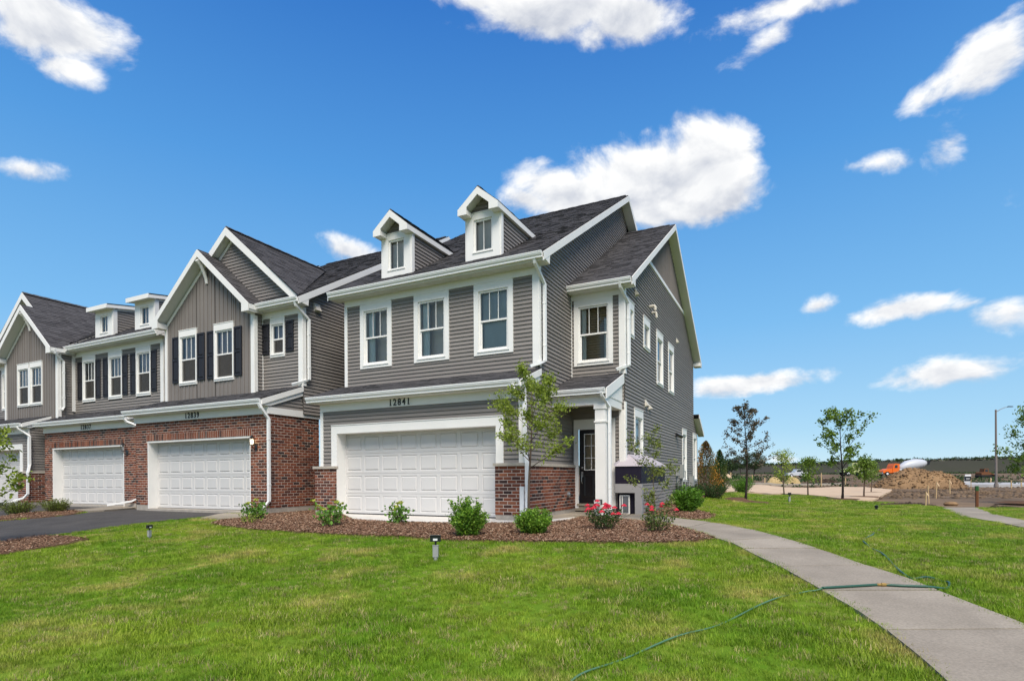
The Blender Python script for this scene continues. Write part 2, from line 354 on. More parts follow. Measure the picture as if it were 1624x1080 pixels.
def clip(poly, axis, val, keep_less):
    out = []; n = len(poly)
    for i in range(n):
        a, b = poly[i], poly[(i + 1) % n]; fa = (val - a[axis]) if keep_less else (a[axis] - val); fb = (val - b[axis]) if keep_less else (b[axis] - val)
        if fa >= -1e-9: out.append(a)
        if (fa > 1e-9 and fb < -1e-9) or (fa < -1e-9 and fb > 1e-9):
            t = fa / (fa - fb); out.append((a[0] + t * (b[0] - a[0]), a[1] + t * (b[1] - a[1])))
    return out if len(out) >= 3 else []
def area(p): return abs(sum(p[i][0] * p[(i + 1) % len(p)][1] - p[(i + 1) % len(p)][0] * p[i][1] for i in range(len(p)))) / 2
def cut_holes(pieces, holes):
    """polygons minus axis-aligned rectangles (exact)"""
    for (a, b, c, d) in holes:
        nxt = []
        for p in pieces:
            xs = [q[0] for q in p]; zs = [q[1] for q in p]
            if max(xs) <= a or min(xs) >= b or max(zs) <= c or min(zs) >= d: nxt.append(p); continue
            for q in (clip(p, 0, a, True), clip(p, 0, b, False)):
                if q and area(q) > 1e-5: nxt.append(q)
            mid = clip(clip(p, 0, a, False), 0, b, True) if clip(p, 0, a, False) else []
            if mid:
                for q in (clip(mid, 1, c, True), clip(mid, 1, d, False)):
                    if q and area(q) > 1e-5: nxt.append(q)
        pieces = nxt
    return pieces
def rect(a, b, c, d): return [(a, c), (b, c), (b, d), (a, d)]
def front(y): return lambda s, z, d=0.0: (s, y - d, z)
def side(x): return lambda s, z, d=0.0: (x + d, s, z)
def leftside(x): return lambda s, z, d=0.0: (x - d, s, z)
def proj_scale(p):
    D = -p[0] * sn + p[1] * cs
    return F_PX / max(D, .5)

# ------------------------------------------------------------------ terrain
def smooth(t): t = min(max(t, 0.0), 1.0); return t * t * (3 - 2 * t)
def H(x, y):
    D = -x * sn + y * cs
    z = -0.035 - 0.33 * smooth((10.4 - y) / 8.4)
    wr = smooth((x + 3.6) / 2.5)                      # right of the end house
    z -= 0.24 * smooth((y - 13) / 16) * wr
    z -= 0.42 * smooth((D - 30) / 30)
    z += 1.9 * smooth((D - 72) / 95)
    z -= 0.10 * smooth((-12 - x) / 6) * smooth((10 - y) / 4)
    return z
def gp(px, py, dz=0.0):
    d = pix_dir(px, py); t = 2.0; last = t
    while t < 900:
        p = Vector(CAM) + d * t
        if p.z < H(p.x, p.y) + dz:
            lo, hi = last, t
            for _ in range(30):
                mid = (lo + hi) / 2; q = Vector(CAM) + d * mid
                if q.z < H(q.x, q.y) + dz: hi = mid
                else: lo = mid
            return Vector(CAM) + d * hi
        last = t; t *= 1.01
    return Vector(CAM) + d * 900
def at_depth(px, py, D): return Vector(CAM) + pix_dir(px, py) * D
def gpoly(pts): return [tuple(gp(*p)[:2]) for p in pts]
def inpoly(P, poly):
    P = np.asarray(P); x, y = P[:, 0], P[:, 1]; r = np.zeros(len(P), bool); n = len(poly)
    for i in range(n):
        (x0, y0), (x1, y1) = poly[i], poly[(i + 1) % n]
        c = ((y0 > y) != (y1 > y)); r ^= c & (x < (x1 - x0) * (y - y0) / ((y1 - y0) if y1 != y0 else 1e-9) + x0)
    return r
def densify(poly, step):
    out = []
    for i in range(len(poly)):
        a, b = Vector(poly[i]), Vector(poly[(i + 1) % len(poly)]); n = max(1, int((b - a).length / step))
        out += [tuple(a + (b - a) * k / n) for k in range(n)]
    return out
def ground_sheet(name, poly, m, dz, step=.35, kind='structure', skirt=.06, bump=0.0):
    """a sheet with a clean outline that lies on the terrain: triangulated in 2D by mathutils' constrained Delaunay"""
    from mathutils.geometry import delaunay_2d_cdt
    b = densify(poly, step); xs = [p[0] for p in b]; ys = [p[1] for p in b]
    gx, gy = np.meshgrid(np.arange(min(xs), max(xs), step), np.arange(min(ys), max(ys), step)); G = np.c_[gx.ravel(), gy.ravel()]
    G = G + rng.uniform(-.15, .15, G.shape) * step
    G = G[inpoly(G, poly)] if len(G) else G
    pts = [Vector(p) for p in b] + [Vector((float(a), float(c))) for a, c in G]
    e = [(i, (i + 1) % len(b)) for i in range(len(b))]
    V, _, Fc, *_ = delaunay_2d_cdt(pts, e, [], 1, 1e-5)
    mb = MB(); nb = len(b)
    mb.v = [(v.x, v.y, H(v.x, v.y) + dz + (bump * mnoise.noise((v.x * 2.2, v.y * 2.2, 3.3)) if bump else 0)) for v in V]; mb.f = [list(f) for f in Fc]; mb.m = [0] * len(Fc)
    if skirt:
        for i in range(nb):
            a, c = b[i], b[(i + 1) % nb]; za, zc = H(*a) + dz, H(*c) + dz
            mb.poly([(a[0], a[1], za), (c[0], c[1], zc), (c[0], c[1], zc - skirt), (a[0], a[1], za - skirt)])
    return mb.build(name, m, None, kind=kind)
def polyline_grow(L1, L2): return list(L1) + list(reversed(L2))

# ------------------------------------------------------------------ ground
def build_terrain():
    rs = [1.5]
    while rs[-1] < 2600: rs.append(rs[-1] * 1.055)
    na = 150; mb = MB(); mb.v.append((0, 0, H(0, 0) - .06))
    for r in rs:
        for k in range(na):
            a = 2 * math.pi * k / na; x, y = r * math.sin(a), r * math.cos(a)
            D = -x * sn + y * cs; lump = 0
            if 33 < D < 150: lump = (.10 * mnoise.noise((x * .35, y * .35, 0)) + .05 * mnoise.noise((x * 1.1, y * 1.1, 5))) * smooth((D - 33) / 6)
            mb.v.append((x, y, H(x, y) - .06 + lump))
    for k in range(na): mb.f.append([0, 1 + (k + 1) % na, 1 + k]); mb.m.append(0)
    for i in range(len(rs) - 1):
        for k in range(na):
            a, b = 1 + i * na + k, 1 + i * na + (k + 1) % na; mb.f.append([a, b, b + na, a + na]); mb.m.append(0)
    return mb.build('ground', 'soil', None, smooth=True, kind='structure')
build_terrain()
FAR_EDGE = [(1150, 782), (1180, 781), (1240, 784), (1290, 787), (1330, 792), (1360, 795), (1400, 797), (1440, 800), (1480, 803.5), (1500, 805.5), (1550, 805.5), (1624, 805.5), (1720, 806)]
walk_up = [(945, 815.5), (988, 815.6), (1016, 817.5), (1060, 821.5), (1099, 826.5), (1135, 831), (1160, 835), (1200, 844), (1291, 871), (1370, 899), (1435, 919.6), (1487, 940.5), (1624, 994), (1800, 1070), (2050, 1190)]
walk_lo = [(921, 821), (985, 825), (1021, 828.6), (1060, 833), (1099, 844), (1135, 856), (1160, 863), (1200, 884), (1239, 903), (1304, 940.5), (1357, 970.5), (1409, 1007), (1461, 1049), (1500, 1085), (1600, 1190), (1700, 1330)]
W_UP, W_LO = gpoly(walk_up), gpoly(walk_lo)
WALK = polyline_grow(W_UP, W_LO)
MULCH_MAIN = gpoly([(333, 832), (352, 826.5), (385, 824), (420, 817), (470, 811), (500, 807.5), (530, 812), (560, 826), (616, 829.5), (716, 832), (815, 832), (876, 830), (902, 827), (921, 821.3), (985, 825.3), (1021, 829), (1060, 833.4), (1099, 844.4), (1136, 856.6),
                   (1100, 861), (1040, 863.5), (940, 862.5), (840, 861.5), (743, 860), (701, 858.5), (640, 853.5), (560, 851), (480, 847), (400, 841.5), (355, 836)])
MULCH_SIDE = gpoly([(985, 813), (1016, 816.8), (1060, 821), (1100, 826.2), (1123, 824.5), (1139, 818.5), (1120, 814), (1104, 809), (1105, 800), (1112, 792), (1145, 786.5), (1152, 781), (1120, 776), (1098, 779), (1060, 787), (1015, 800)])
ISLAND_LOW = gpoly([(-260, 905), (-100, 874), (0, 861), (35, 855), (66, 851), (105, 852), (142, 856.5), (110, 864), (78, 869), (33, 876), (0, 882), (-100, 904), (-260, 940)])
ISLAND_UP = gpoly([(-200, 838), (-60, 824), (0, 820), (55, 813), (85, 811), (118, 810), (138, 813), (110, 817.5), (66, 822), (0, 827), (-60, 833), (-200, 850)])
DRIVE = gpoly([(-330, 862), (-200, 850), (0, 827.3), (66, 822.3), (110, 817.8), (140, 813.5), (215, 808), (236, 806.5), (380, 812.5), (362, 817), (335, 821), (306, 822), (235, 829), (155, 840), (89, 849), (0, 860.5), (-100, 873.5), (-330, 915)])
DRIVE_2 = gpoly([(-160, 815), (-60, 808), (20, 803), (76, 797.5), (195, 801.2), (182, 805), (140, 807), (85, 810.6), (55, 812.6), (0, 819.6), (-60, 823.6), (-160, 832)])
far = gpoly(FAR_EDGE)
LAWN = [(-24, 9.2), (-15, 11.1), (-13.0, 12.5), (-11.6, 12.9), (-5.2, 13.2), (-4.0, 14.9), (-4.0, 28.2)] + far + [(30, 22), (30, -12), (-30, -12), (-34, 4)]
ground_sheet('lawn', LAWN, 'lawn_base', 0.0, .8, skirt=.05)
ground_sheet('driveway', DRIVE, 'asphalt', .022, .5)
ground_sheet('driveway', DRIVE_2, 'asphalt', .024, .5)
ground_sheet('mulch_bed', MULCH_MAIN, 'mulch_ground', .028, .22, bump=.02)
ground_sheet('mulch_bed', MULCH_SIDE, 'mulch_ground', .028, .22, bump=.02)
ground_sheet('mulch_bed', ISLAND_LOW, 'mulch_ground', .03, .22, bump=.02)
ground_sheet('mulch_bed', ISLAND_UP, 'mulch_ground', .03, .22, bump=.02)

def slab_path(name, A, B, lens, dz, m='concrete', joint=.034, thick=.1, joints=None):
    """a path of separate concrete slabs between two edge polylines; each slab is a part"""
    root = bpy.data.objects.new(name, None); COL.objects.link(root); root['kind'] = 'structure'; WL[root.name] = Vector((A[0][0], A[0][1], H(*A[0]))); root.location = WL[root.name]
    def samp(P, n):
        d = [0]
        for i in range(len(P) - 1): d.append(d[-1] + (Vector(P[i + 1]) - Vector(P[i])).length)
        out = []
        for k in range(n + 1):
            t = d[-1] * k / n; i = max(j for j in range(len(d)) if d[j] <= t + 1e-9); i = min(i, len(P) - 2); u = (t - d[i]) / (d[i + 1] - d[i])
            out.append(Vector(P[i]).lerp(Vector(P[i + 1]), min(u, 1)))
        return out, d[-1]
    def cuts(P, marks, n_):
        d = [0]
        for i in range(len(P) - 1): d.append(d[-1] + (Vector(P[i + 1]) - Vector(P[i])).length)
        def at(t):
            i = min(max(j for j in range(len(d)) if d[j] <= t + 1e-9), len(P) - 2); return Vector(P[i]).lerp(Vector(P[i + 1]), min((t - d[i]) / (d[i + 1] - d[i]), 1))
        ts = [0.0]
        for q in marks:
            grid = [d[-1] * k / 1500 for k in range(1501)]; ts.append(min(grid, key=lambda t: (at(t) - Vector(q)).length))
        ts.append(d[-1]); ts = sorted(ts); out = []
        for i in range(len(ts) - 1): out += [at(ts[i] + (ts[i + 1] - ts[i]) * k / n_) for k in range(n_)]
        return out + [at(ts[-1])]
    _, la = samp(A, 4); _, lb = samp(B, 4); n = max(1, round((la + lb) / 2 / lens)); sub = 5
    if joints: n = len(joints) + 1; a, b = cuts(A, gpoly([j[0] for j in joints]), sub), cuts(B, gpoly([j[1] for j in joints]), sub)
    else: a, _ = samp(A, n * sub); b, _ = samp(B, n * sub)
    for i in range(n):
        mb = MB(); k0, k1 = i * sub, (i + 1) * sub; top = []
        for k in range(k0, k1 + 1):
            p, q = a[k].copy(), b[k].copy()
            if k == k0 and i: p = p.lerp(a[k + 1], joint / 2 / max(.01, (a[k + 1] - a[k]).length)); q = q.lerp(b[k + 1], joint / 2 / max(.01, (b[k + 1] - b[k]).length))
            if k == k1 and i < n - 1: p = p.lerp(a[k - 1], joint / 2 / max(.01, (a[k] - a[k - 1]).length)); q = q.lerp(b[k - 1], joint / 2 / max(.01, (b[k] - b[k - 1]).length))
            top.append((p, q))
        rnd = random.uniform(-.004, .004)
        def z(p): return H(p.x, p.y) + dz + rnd
        for j in range(len(top) - 1):
            (p, q), (p2, q2) = top[j], top[j + 1]
            mb.poly([(p.x, p.y, z(p)), (q.x, q.y, z(q)), (q2.x, q2.y, z(q2)), (p2.x, p2.y, z(p2))])
            for u, v in ((p, p2), (q, q2)): mb.poly([(u.x, u.y, z(u)), (v.x, v.y, z(v)), (v.x, v.y, z(v) - thick), (u.x, u.y, z(u) - thick)])
        for (p, q) in (top[0], top[-1]): mb.poly([(p.x, p.y, z(p)), (q.x, q.y, z(q)), (q.x, q.y, z(q) - thick), (p.x, p.y, z(p) - thick)])
        mb.build('slab', m, root)
    return root
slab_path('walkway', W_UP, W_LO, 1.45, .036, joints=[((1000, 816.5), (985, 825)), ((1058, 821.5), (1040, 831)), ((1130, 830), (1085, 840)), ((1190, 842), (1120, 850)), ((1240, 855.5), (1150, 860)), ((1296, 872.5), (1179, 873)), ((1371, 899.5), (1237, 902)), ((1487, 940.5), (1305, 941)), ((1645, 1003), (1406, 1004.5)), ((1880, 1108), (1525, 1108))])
slab_path('far_walkway', gpoly([(1550, 805.5), (1575, 816), (1624, 827), (1760, 850)]), gpoly([(1493, 805.5), (1527, 820), (1624, 838.5), (1720, 862)]), 1.6, .03)
FARWALK = gpoly([(1493, 805.5), (1550, 805.5), (1575, 816), (1624, 827), (1760, 850), (1720, 862), (1624, 838.5), (1527, 820)])
# pale apron in front of the end garage, porch slab and curb strips
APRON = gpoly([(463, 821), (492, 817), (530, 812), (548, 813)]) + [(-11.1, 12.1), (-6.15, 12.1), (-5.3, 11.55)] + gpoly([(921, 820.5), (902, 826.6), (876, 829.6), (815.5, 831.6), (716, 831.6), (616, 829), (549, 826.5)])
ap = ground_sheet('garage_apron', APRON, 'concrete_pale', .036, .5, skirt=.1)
PORCH = [(-5.42, 11.75)] + gpoly([(868, 822.5), (921, 820.6), (960, 822.5), (988, 820)]) + [(-4.1, 14.95), (-5.42, 14.95)]
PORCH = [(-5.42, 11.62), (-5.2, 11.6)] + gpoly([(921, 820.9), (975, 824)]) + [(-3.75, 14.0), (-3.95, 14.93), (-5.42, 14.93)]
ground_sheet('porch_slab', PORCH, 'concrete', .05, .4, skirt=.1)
ground_sheet('curb_strip', gpoly([(318, 824), (345, 818), (425, 809), (505, 801.5), (520, 805.5), (470, 812), (420, 818), (370, 825.5)]), 'concrete', .055, .5, skirt=.1)
ground_sheet('curb_strip', gpoly([(118, 811), (150, 808.5), (215, 803), (235, 803), (236, 808.3), (215, 807.8), (165, 812), (140, 813.5)]), 'concrete', .07, .5, skirt=.1)
# far ground
ground_sheet('straw_blanket', gpoly([(1151, 769.5), (1204, 769.3), (1243, 773), (1286, 774), (1330, 772.5), (1372, 773), (1415, 776.5), (1398, 788), (1385, 794), (1360, 794.5), (1330, 791.5), (1290, 786.5), (1240, 783.5), (1180, 780.5), (1151, 781.5)]), 'straw', .06, .9, skirt=.1, bump=.05)

# ------------------------------------------------------------------ houses
MAXP = 300
class Unit:
    def __init__(s, name, label, x, y):
        s.root = thing(name, label, 'townhouse', (x, y, 0)); s.boards = []; s.vboards = []; s.bricks = []; s.sh = MB(); s.deck = MB(); s.wall = MB(); s.trim = MB(); s.soffit = MB(); s.mortar = MB(); s.cap = MB(); s.found = MB()
    def part(s, name, mb, m, kind=None, smooth=False): return mb.build(name, m, s.root, kind=kind, smooth=smooth)
    # horizontal lap siding on a wall plane
    def siding(s, P, poly, holes=(), d=0.0, ex=.1016, zoff=0.0, back=True):
        zs = [p[1] for p in poly]; z0 = min(zs)
        k0 = math.floor((z0 - zoff) / ex)
        for k in range(k0, int((max(zs) - zoff) / ex) + 1):
            a, b = zoff + k * ex, zoff + (k + 1) * ex
            q = clip(poly, 1, a, False); q = clip(q, 1, b, True) if q else q
            if not q or area(q) < 4e-4: continue
            hs = [(h[0], h[1], -99, 99) for h in holes if min(b, h[3]) - max(a, h[2]) > .35 * ex]
            for pc in cut_holes([q], hs):
                zz = [p[1] for p in pc]; lo = min(zz)
                fa = [P(p[0], p[1], d + .002 + .026 * (b - p[1]) / ex) for p in pc]
                bot = [p for p in pc if abs(p[1] - lo) < 1e-6]; fs = [fa]
                if len(bot) >= 2:
                    bs = sorted(bot); l, r = bs[0], bs[-1]; dd = d + .002 + .026 * (b - lo) / ex
                    fs.append([P(l[0], lo, dd), P(r[0], lo, dd), P(r[0], lo, d), P(l[0], lo, d)])
                c = P(sum(p[0] for p in pc) / len(pc), (a + b) / 2, 0)
                s.boards.append((area(pc) * proj_scale(c) ** 2, fs))
        if back: s.sheet(P, poly, holes, d)
    def sheet(s, P, poly, holes=(), d=0.0, mb=None):
        for pc in cut_holes([poly], [h for h in holes]):
            (mb or s.wall).poly([P(p[0], p[1], d) for p in pc])
    # vertical board siding
    def vsiding(s, P, poly, holes=(), d=0.0, w=.19):
        xs = [p[0] for p in poly]; k0 = math.floor(min(xs) / w)
        for k in range(k0, int(max(xs) / w) + 1 if max(xs) > 0 else math.ceil(max(xs) / w)):
            a, b = k * w, (k + 1) * w
            q = clip(poly, 0, a, False); q = clip(q, 0, b, True) if q else q
            if not q or area(q) < 1e-3: continue
            for pc in cut_holes([q], list(holes)):
                xa, xb = min(p[0] for p in pc), max(p[0] for p in pc)
                if xb - xa < .05: continue
                fs = []
                for (u, v, e0, e1) in ((xa, xb - .045, .003, .003), (xb - .042, xb - .003, .020, .020)):
                    g = clip(pc, 0, u, False); g = clip(g, 0, v, True) if g else g
                    if not g: continue
                    fs.append([P(p[0], p[1], d + e0) for p in g])
                    if e0 > .01:
                        for xx in (u, v):
                            zz = [p[1] for p in g if abs(p[0] - xx) < 1e-6]
                            if len(zz) >= 2: fs.append([P(xx, min(zz), d), P(xx, max(zz), d), P(xx, max(zz), d + e0), P(xx, min(zz), d + e0)])
                c = P((xa + xb) / 2, sum(p[1] for p in pc) / len(pc), 0)
                s.vboards.append((area(pc) * proj_scale(c) ** 2, fs))
        s.sheet(P, poly, holes, d)
    def brickwork(s, P, s0, s1, z0, z1, d, holes=(), cl=.222, ch=.0813, face='s'):
        s.sheet(P, rect(s0, s1, z0, z1), holes, d, s.mortar)
        n = int(round((z1 - z0) / ch)); ch = (z1 - z0) / n
        for r in range(n):
            off = (r % 2) * cl / 2; x = s0 - (off)
            while x < s1 - .01:
                a, b = max(x, s0), min(x + cl - .015, s1); zz0, zz1 = z0 + r * ch + .0075, z0 + (r + 1) * ch - .0075
                x += cl
                if b - a < .03: continue
                segs = [(a, b)]
                for h in holes:
                    if min(zz1, h[3]) - max(zz0, h[2]) > .02:
                        ns = []
                        for (u, v) in segs:
                            if h[0] > u: ns.append((u, min(v, h[0])))
                            if h[1] < v: ns.append((max(u, h[1]), v))
                        segs = ns
                for (u, v) in segs:
                    if v - u > .03: s.bricks.append((P, u, v, zz0, zz1, d))
    def soldier(s, P, s0, s1, z0, z1, d):
        n = int(round((s1 - s0) / .0813)); w = (s1 - s0) / n
        for k in range(n): s.bricks.append((P, s0 + k * w + .009, s0 + (k + 1) * w - .009, z0, z1, d))
    # roof slope: polygon in 3-D (planar), laid with shingle tabs
    def slope(s, pts, ex=.145, thick=.045, tabs=True):
        pts = [Vector(p) for p in pts]; o = pts[0]; n = None
        for i in range(1, len(pts) - 1):
            n = (pts[i] - o).cross(pts[i + 1] - o)
            if n.length > 1e-6: break
        n.normalize()
        if n.z < 0: n = -n
        h = Vector((0, 0, 1)).cross(n); h = h.normalized() if h.length > 1e-6 else Vector((1, 0, 0)); u = n.cross(h)   # h along the eave, u up the slope
        loc = [((p - o).dot(h), (p - o).dot(u)) for p in pts]
        W = lambda a, b, e=0: o + h * a + u * b + n * e
        s.deck.prism([W(a, b, -thick) for a, b in loc], [W(a, b, -.002) for a, b in loc])
        if not tabs: return
        v0, v1 = min(p[1] for p in loc), max(p[1] for p in loc); k = 0; v = v0
        while v < v1 - .01:
            st = clip(clip(loc, 1, v, False), 1, v + ex, True) if clip(loc, 1, v, False) else []
            if st and area(st) > 1e-4:
                a0, a1 = min(p[0] for p in st), max(p[0] for p in st); x = a0 - random.uniform(0, .25)
                while x < a1:
                    w = random.uniform(.13, .34); q = clip(st, 0, x, False); q = clip(q, 0, x + w, True) if q else q; x += w
                    if not q or area(q) < 1e-4: continue
                    t = random.choice((.007, .008, .016)); lo = min(p[1] for p in q)
                    s.sh.poly([W(a, b, .001 + t * (1 - (b - v) / ex)) for a, b in q])
                    bt = sorted(p for p in q if p[1] - lo < 1e-6)
                    if len(bt) > 1: i = len(s.sh.v); s.sh.poly([W(bt[0][0], lo, .001 + t * (1 - (lo - v) / ex)), W(bt[-1][0], lo, .001 + t * (1 - (lo - v) / ex)), W(bt[-1][0], lo, -.002), W(bt[0][0], lo, -.002)])
            v += ex; k += 1
    def ridge_caps(s, a, b, w=.15):
        a, b = Vector(a), Vector(b); L = (b - a).length; n = int(L / .2); t = (b - a).normalized(); sd_ = t.cross(Vector((0, 0, 1))).normalized()
        for k in range(n):
            p, q = a + t * (k * .2), a + t * ((k + 1) * .2); hh = .022 if k % 2 else .03
            up0, dn = Vector((0, 0, hh + .012)), Vector((0, 0, -w * .5 + .02))
            s.sh.poly([p + up0, q + up0, q + sd_ * w + dn, p + sd_ * w + dn]); s.sh.poly([p + up0, q + up0, q - sd_ * w + dn, p - sd_ * w + dn])
            s.sh.poly([p + up0, p + sd_ * w + dn, p - sd_ * w + dn])
    def board(s, a, b, h, t, nrm, name=None, m='white_trim', drop=True):
        """a board running from a to b (its top edge), h tall (downwards), t thick along nrm"""
        a, b, nrm = Vector(a), Vector(b), Vector(nrm); dz = Vector((0, 0, -h)); mb = MB()
        mb.prism([a, b, b + dz, a + dz], [a + nrm * t, b + nrm * t, b + dz + nrm * t, a + dz + nrm * t])
        return s.part(name, mb, m) if name else None
    def gutter(s, a, b, out, hgt=.14):
        """K-style gutter; a-b is the inside top edge, out the horizontal direction away from the wall"""
        a, b, out = Vector(a), Vector(b), Vector(out); prof = [(0, 0), (.125, 0), (.125, -.022), (.115, -.03), (.115, -.05), (.095, -.085), (.075, -.1), (.075, -hgt), (0, -hgt)]
        f = lambda p: [p + out * x + Vector((0, 0, z)) for x, z in prof]
        mb = MB(); mb.prism(f(a), f(b)); return s.part('gutter', mb, 'aluminium_white')
    def downspout(s, pts, r=.05):
        mb = MB(); mb.tube(pts, r, 4); o = s.part('downspout', mb, 'aluminium_white')
        z = [Vector(p) for p in pts]; m2 = MB()
        for i in range(len(z) - 1):
            L = (z[i + 1] - z[i]).length
            if L > 1.2:
                for k in (.25, .8):
                    c = z[i].lerp(z[i + 1], k); m2.tube([c + Vector((0, 0, -.02)), c + Vector((0, 0, .02))], r * 1.14, 4)
        if m2.v: m2.build('strap', 'aluminium_white', o)
        return o
    def finish(s):
        def group(lst, name, m):
            lst.sort(key=lambda t: -t[0])
            for i, (_, fs) in enumerate(lst[:MAXP]):
                mb = MB()
                for f in fs: mb.poly(f)
                mb.build(name, m, s.root)
            if len(lst) > MAXP:
                mb = MB()
                for _, fs in lst[MAXP:]:
                    for f in fs: mb.poly(f)
                mb.build(name + '_courses', m, s.root, kind='stuff')
        group(s.boards, 'siding_board', 'siding'); group(s.vboards, 'vertical_board', 'board_siding')
        if s.bricks:
            bl = sorted(s.bricks, key=lambda b: -(b[2] - b[1]) * (b[4] - b[3]) * proj_scale(b[0](b[1], b[3], 0)) ** 2)
            cache = {}; rest = MB()
            def hexpts(P, u, v, z0, z1, d, j):
                e = .003; dd = d + .005 + j
                back = [P(u, z0, d - .01), P(v, z0, d - .01), P(v, z1, d - .01), P(u, z1, d - .01)]
                fr = [P(u + e * .3, z0 + e * .3, dd - e), P(v - e * .3, z0 + e * .3, dd - e), P(v - e * .3, z1 - e * .3, dd - e), P(u + e * .3, z1 - e * .3, dd - e)]
                fr2 = [P(u + e, z0 + e, dd), P(v - e, z0 + e, dd), P(v - e, z1 - e, dd), P(u + e, z1 - e, dd)]
                return back, fr, fr2
            def addb(mb, b, fr, fr2):
                i = len(mb.v); mb.v.extend(b + fr + fr2)
                for k in range(4):
                    j = (k + 1) % 4; mb.f.append([i + k, i + j, i + 4 + j, i + 4 + k]); mb.m.append(0); mb.f.append([i + 4 + k, i + 4 + j, i + 8 + j, i + 8 + k]); mb.m.append(0)
                mb.f.append([i + 8, i + 9, i + 10, i + 11]); mb.m.append(0)
            for i, (P, u, v, z0, z1, d) in enumerate(bl):
                if i < MAXP:
                    key = (round(v - u, 3), round(z1 - z0, 3), id(P)); c = P(u, z0, d)
                    if key not in cache:
                        mb = MB(); addb(mb, *hexpts(P, u, v, z0, z1, d, 0)); vs = np.array(mb.v) - np.array(c)
                        me = bpy.data.meshes.new('brick'); me.from_pydata(vs.tolist(), [], mb.f); me.materials.append(MATS['brick']); me.update(); cache[key] = me
                    link('brick', cache[key], s.root, loc=Vector(c) + Vector(P(0, 0, random.uniform(-.002, .003))) - Vector(P(0, 0, 0)))
                else: addb(rest, *hexpts(P, u, v, z0, z1, d, random.uniform(-.002, .003)))
            if rest.v: s.part('brick_courses', rest, 'brick', kind='stuff')
        for n, mb, m in (('wall', s.wall, 'sheathing'), ('trim_board', s.trim, 'white_trim'), ('soffit', s.soffit, 'soffit'), ('mortar', s.mortar, 'mortar'), ('stone_cap', s.cap, 'limestone_cap'), ('foundation', s.found, 'foundation')):
            if mb.v and n == 'wall': s.part(n, mb, m)
            elif mb.v:
                for q in mb.islands(): s.part(n, q, m)
        if s.deck.v:
            rf = s.part('roof', s.deck, 'roof_edge')
            if s.sh.v: s.sh.build('shingles', 'shingle', rf, kind='stuff')

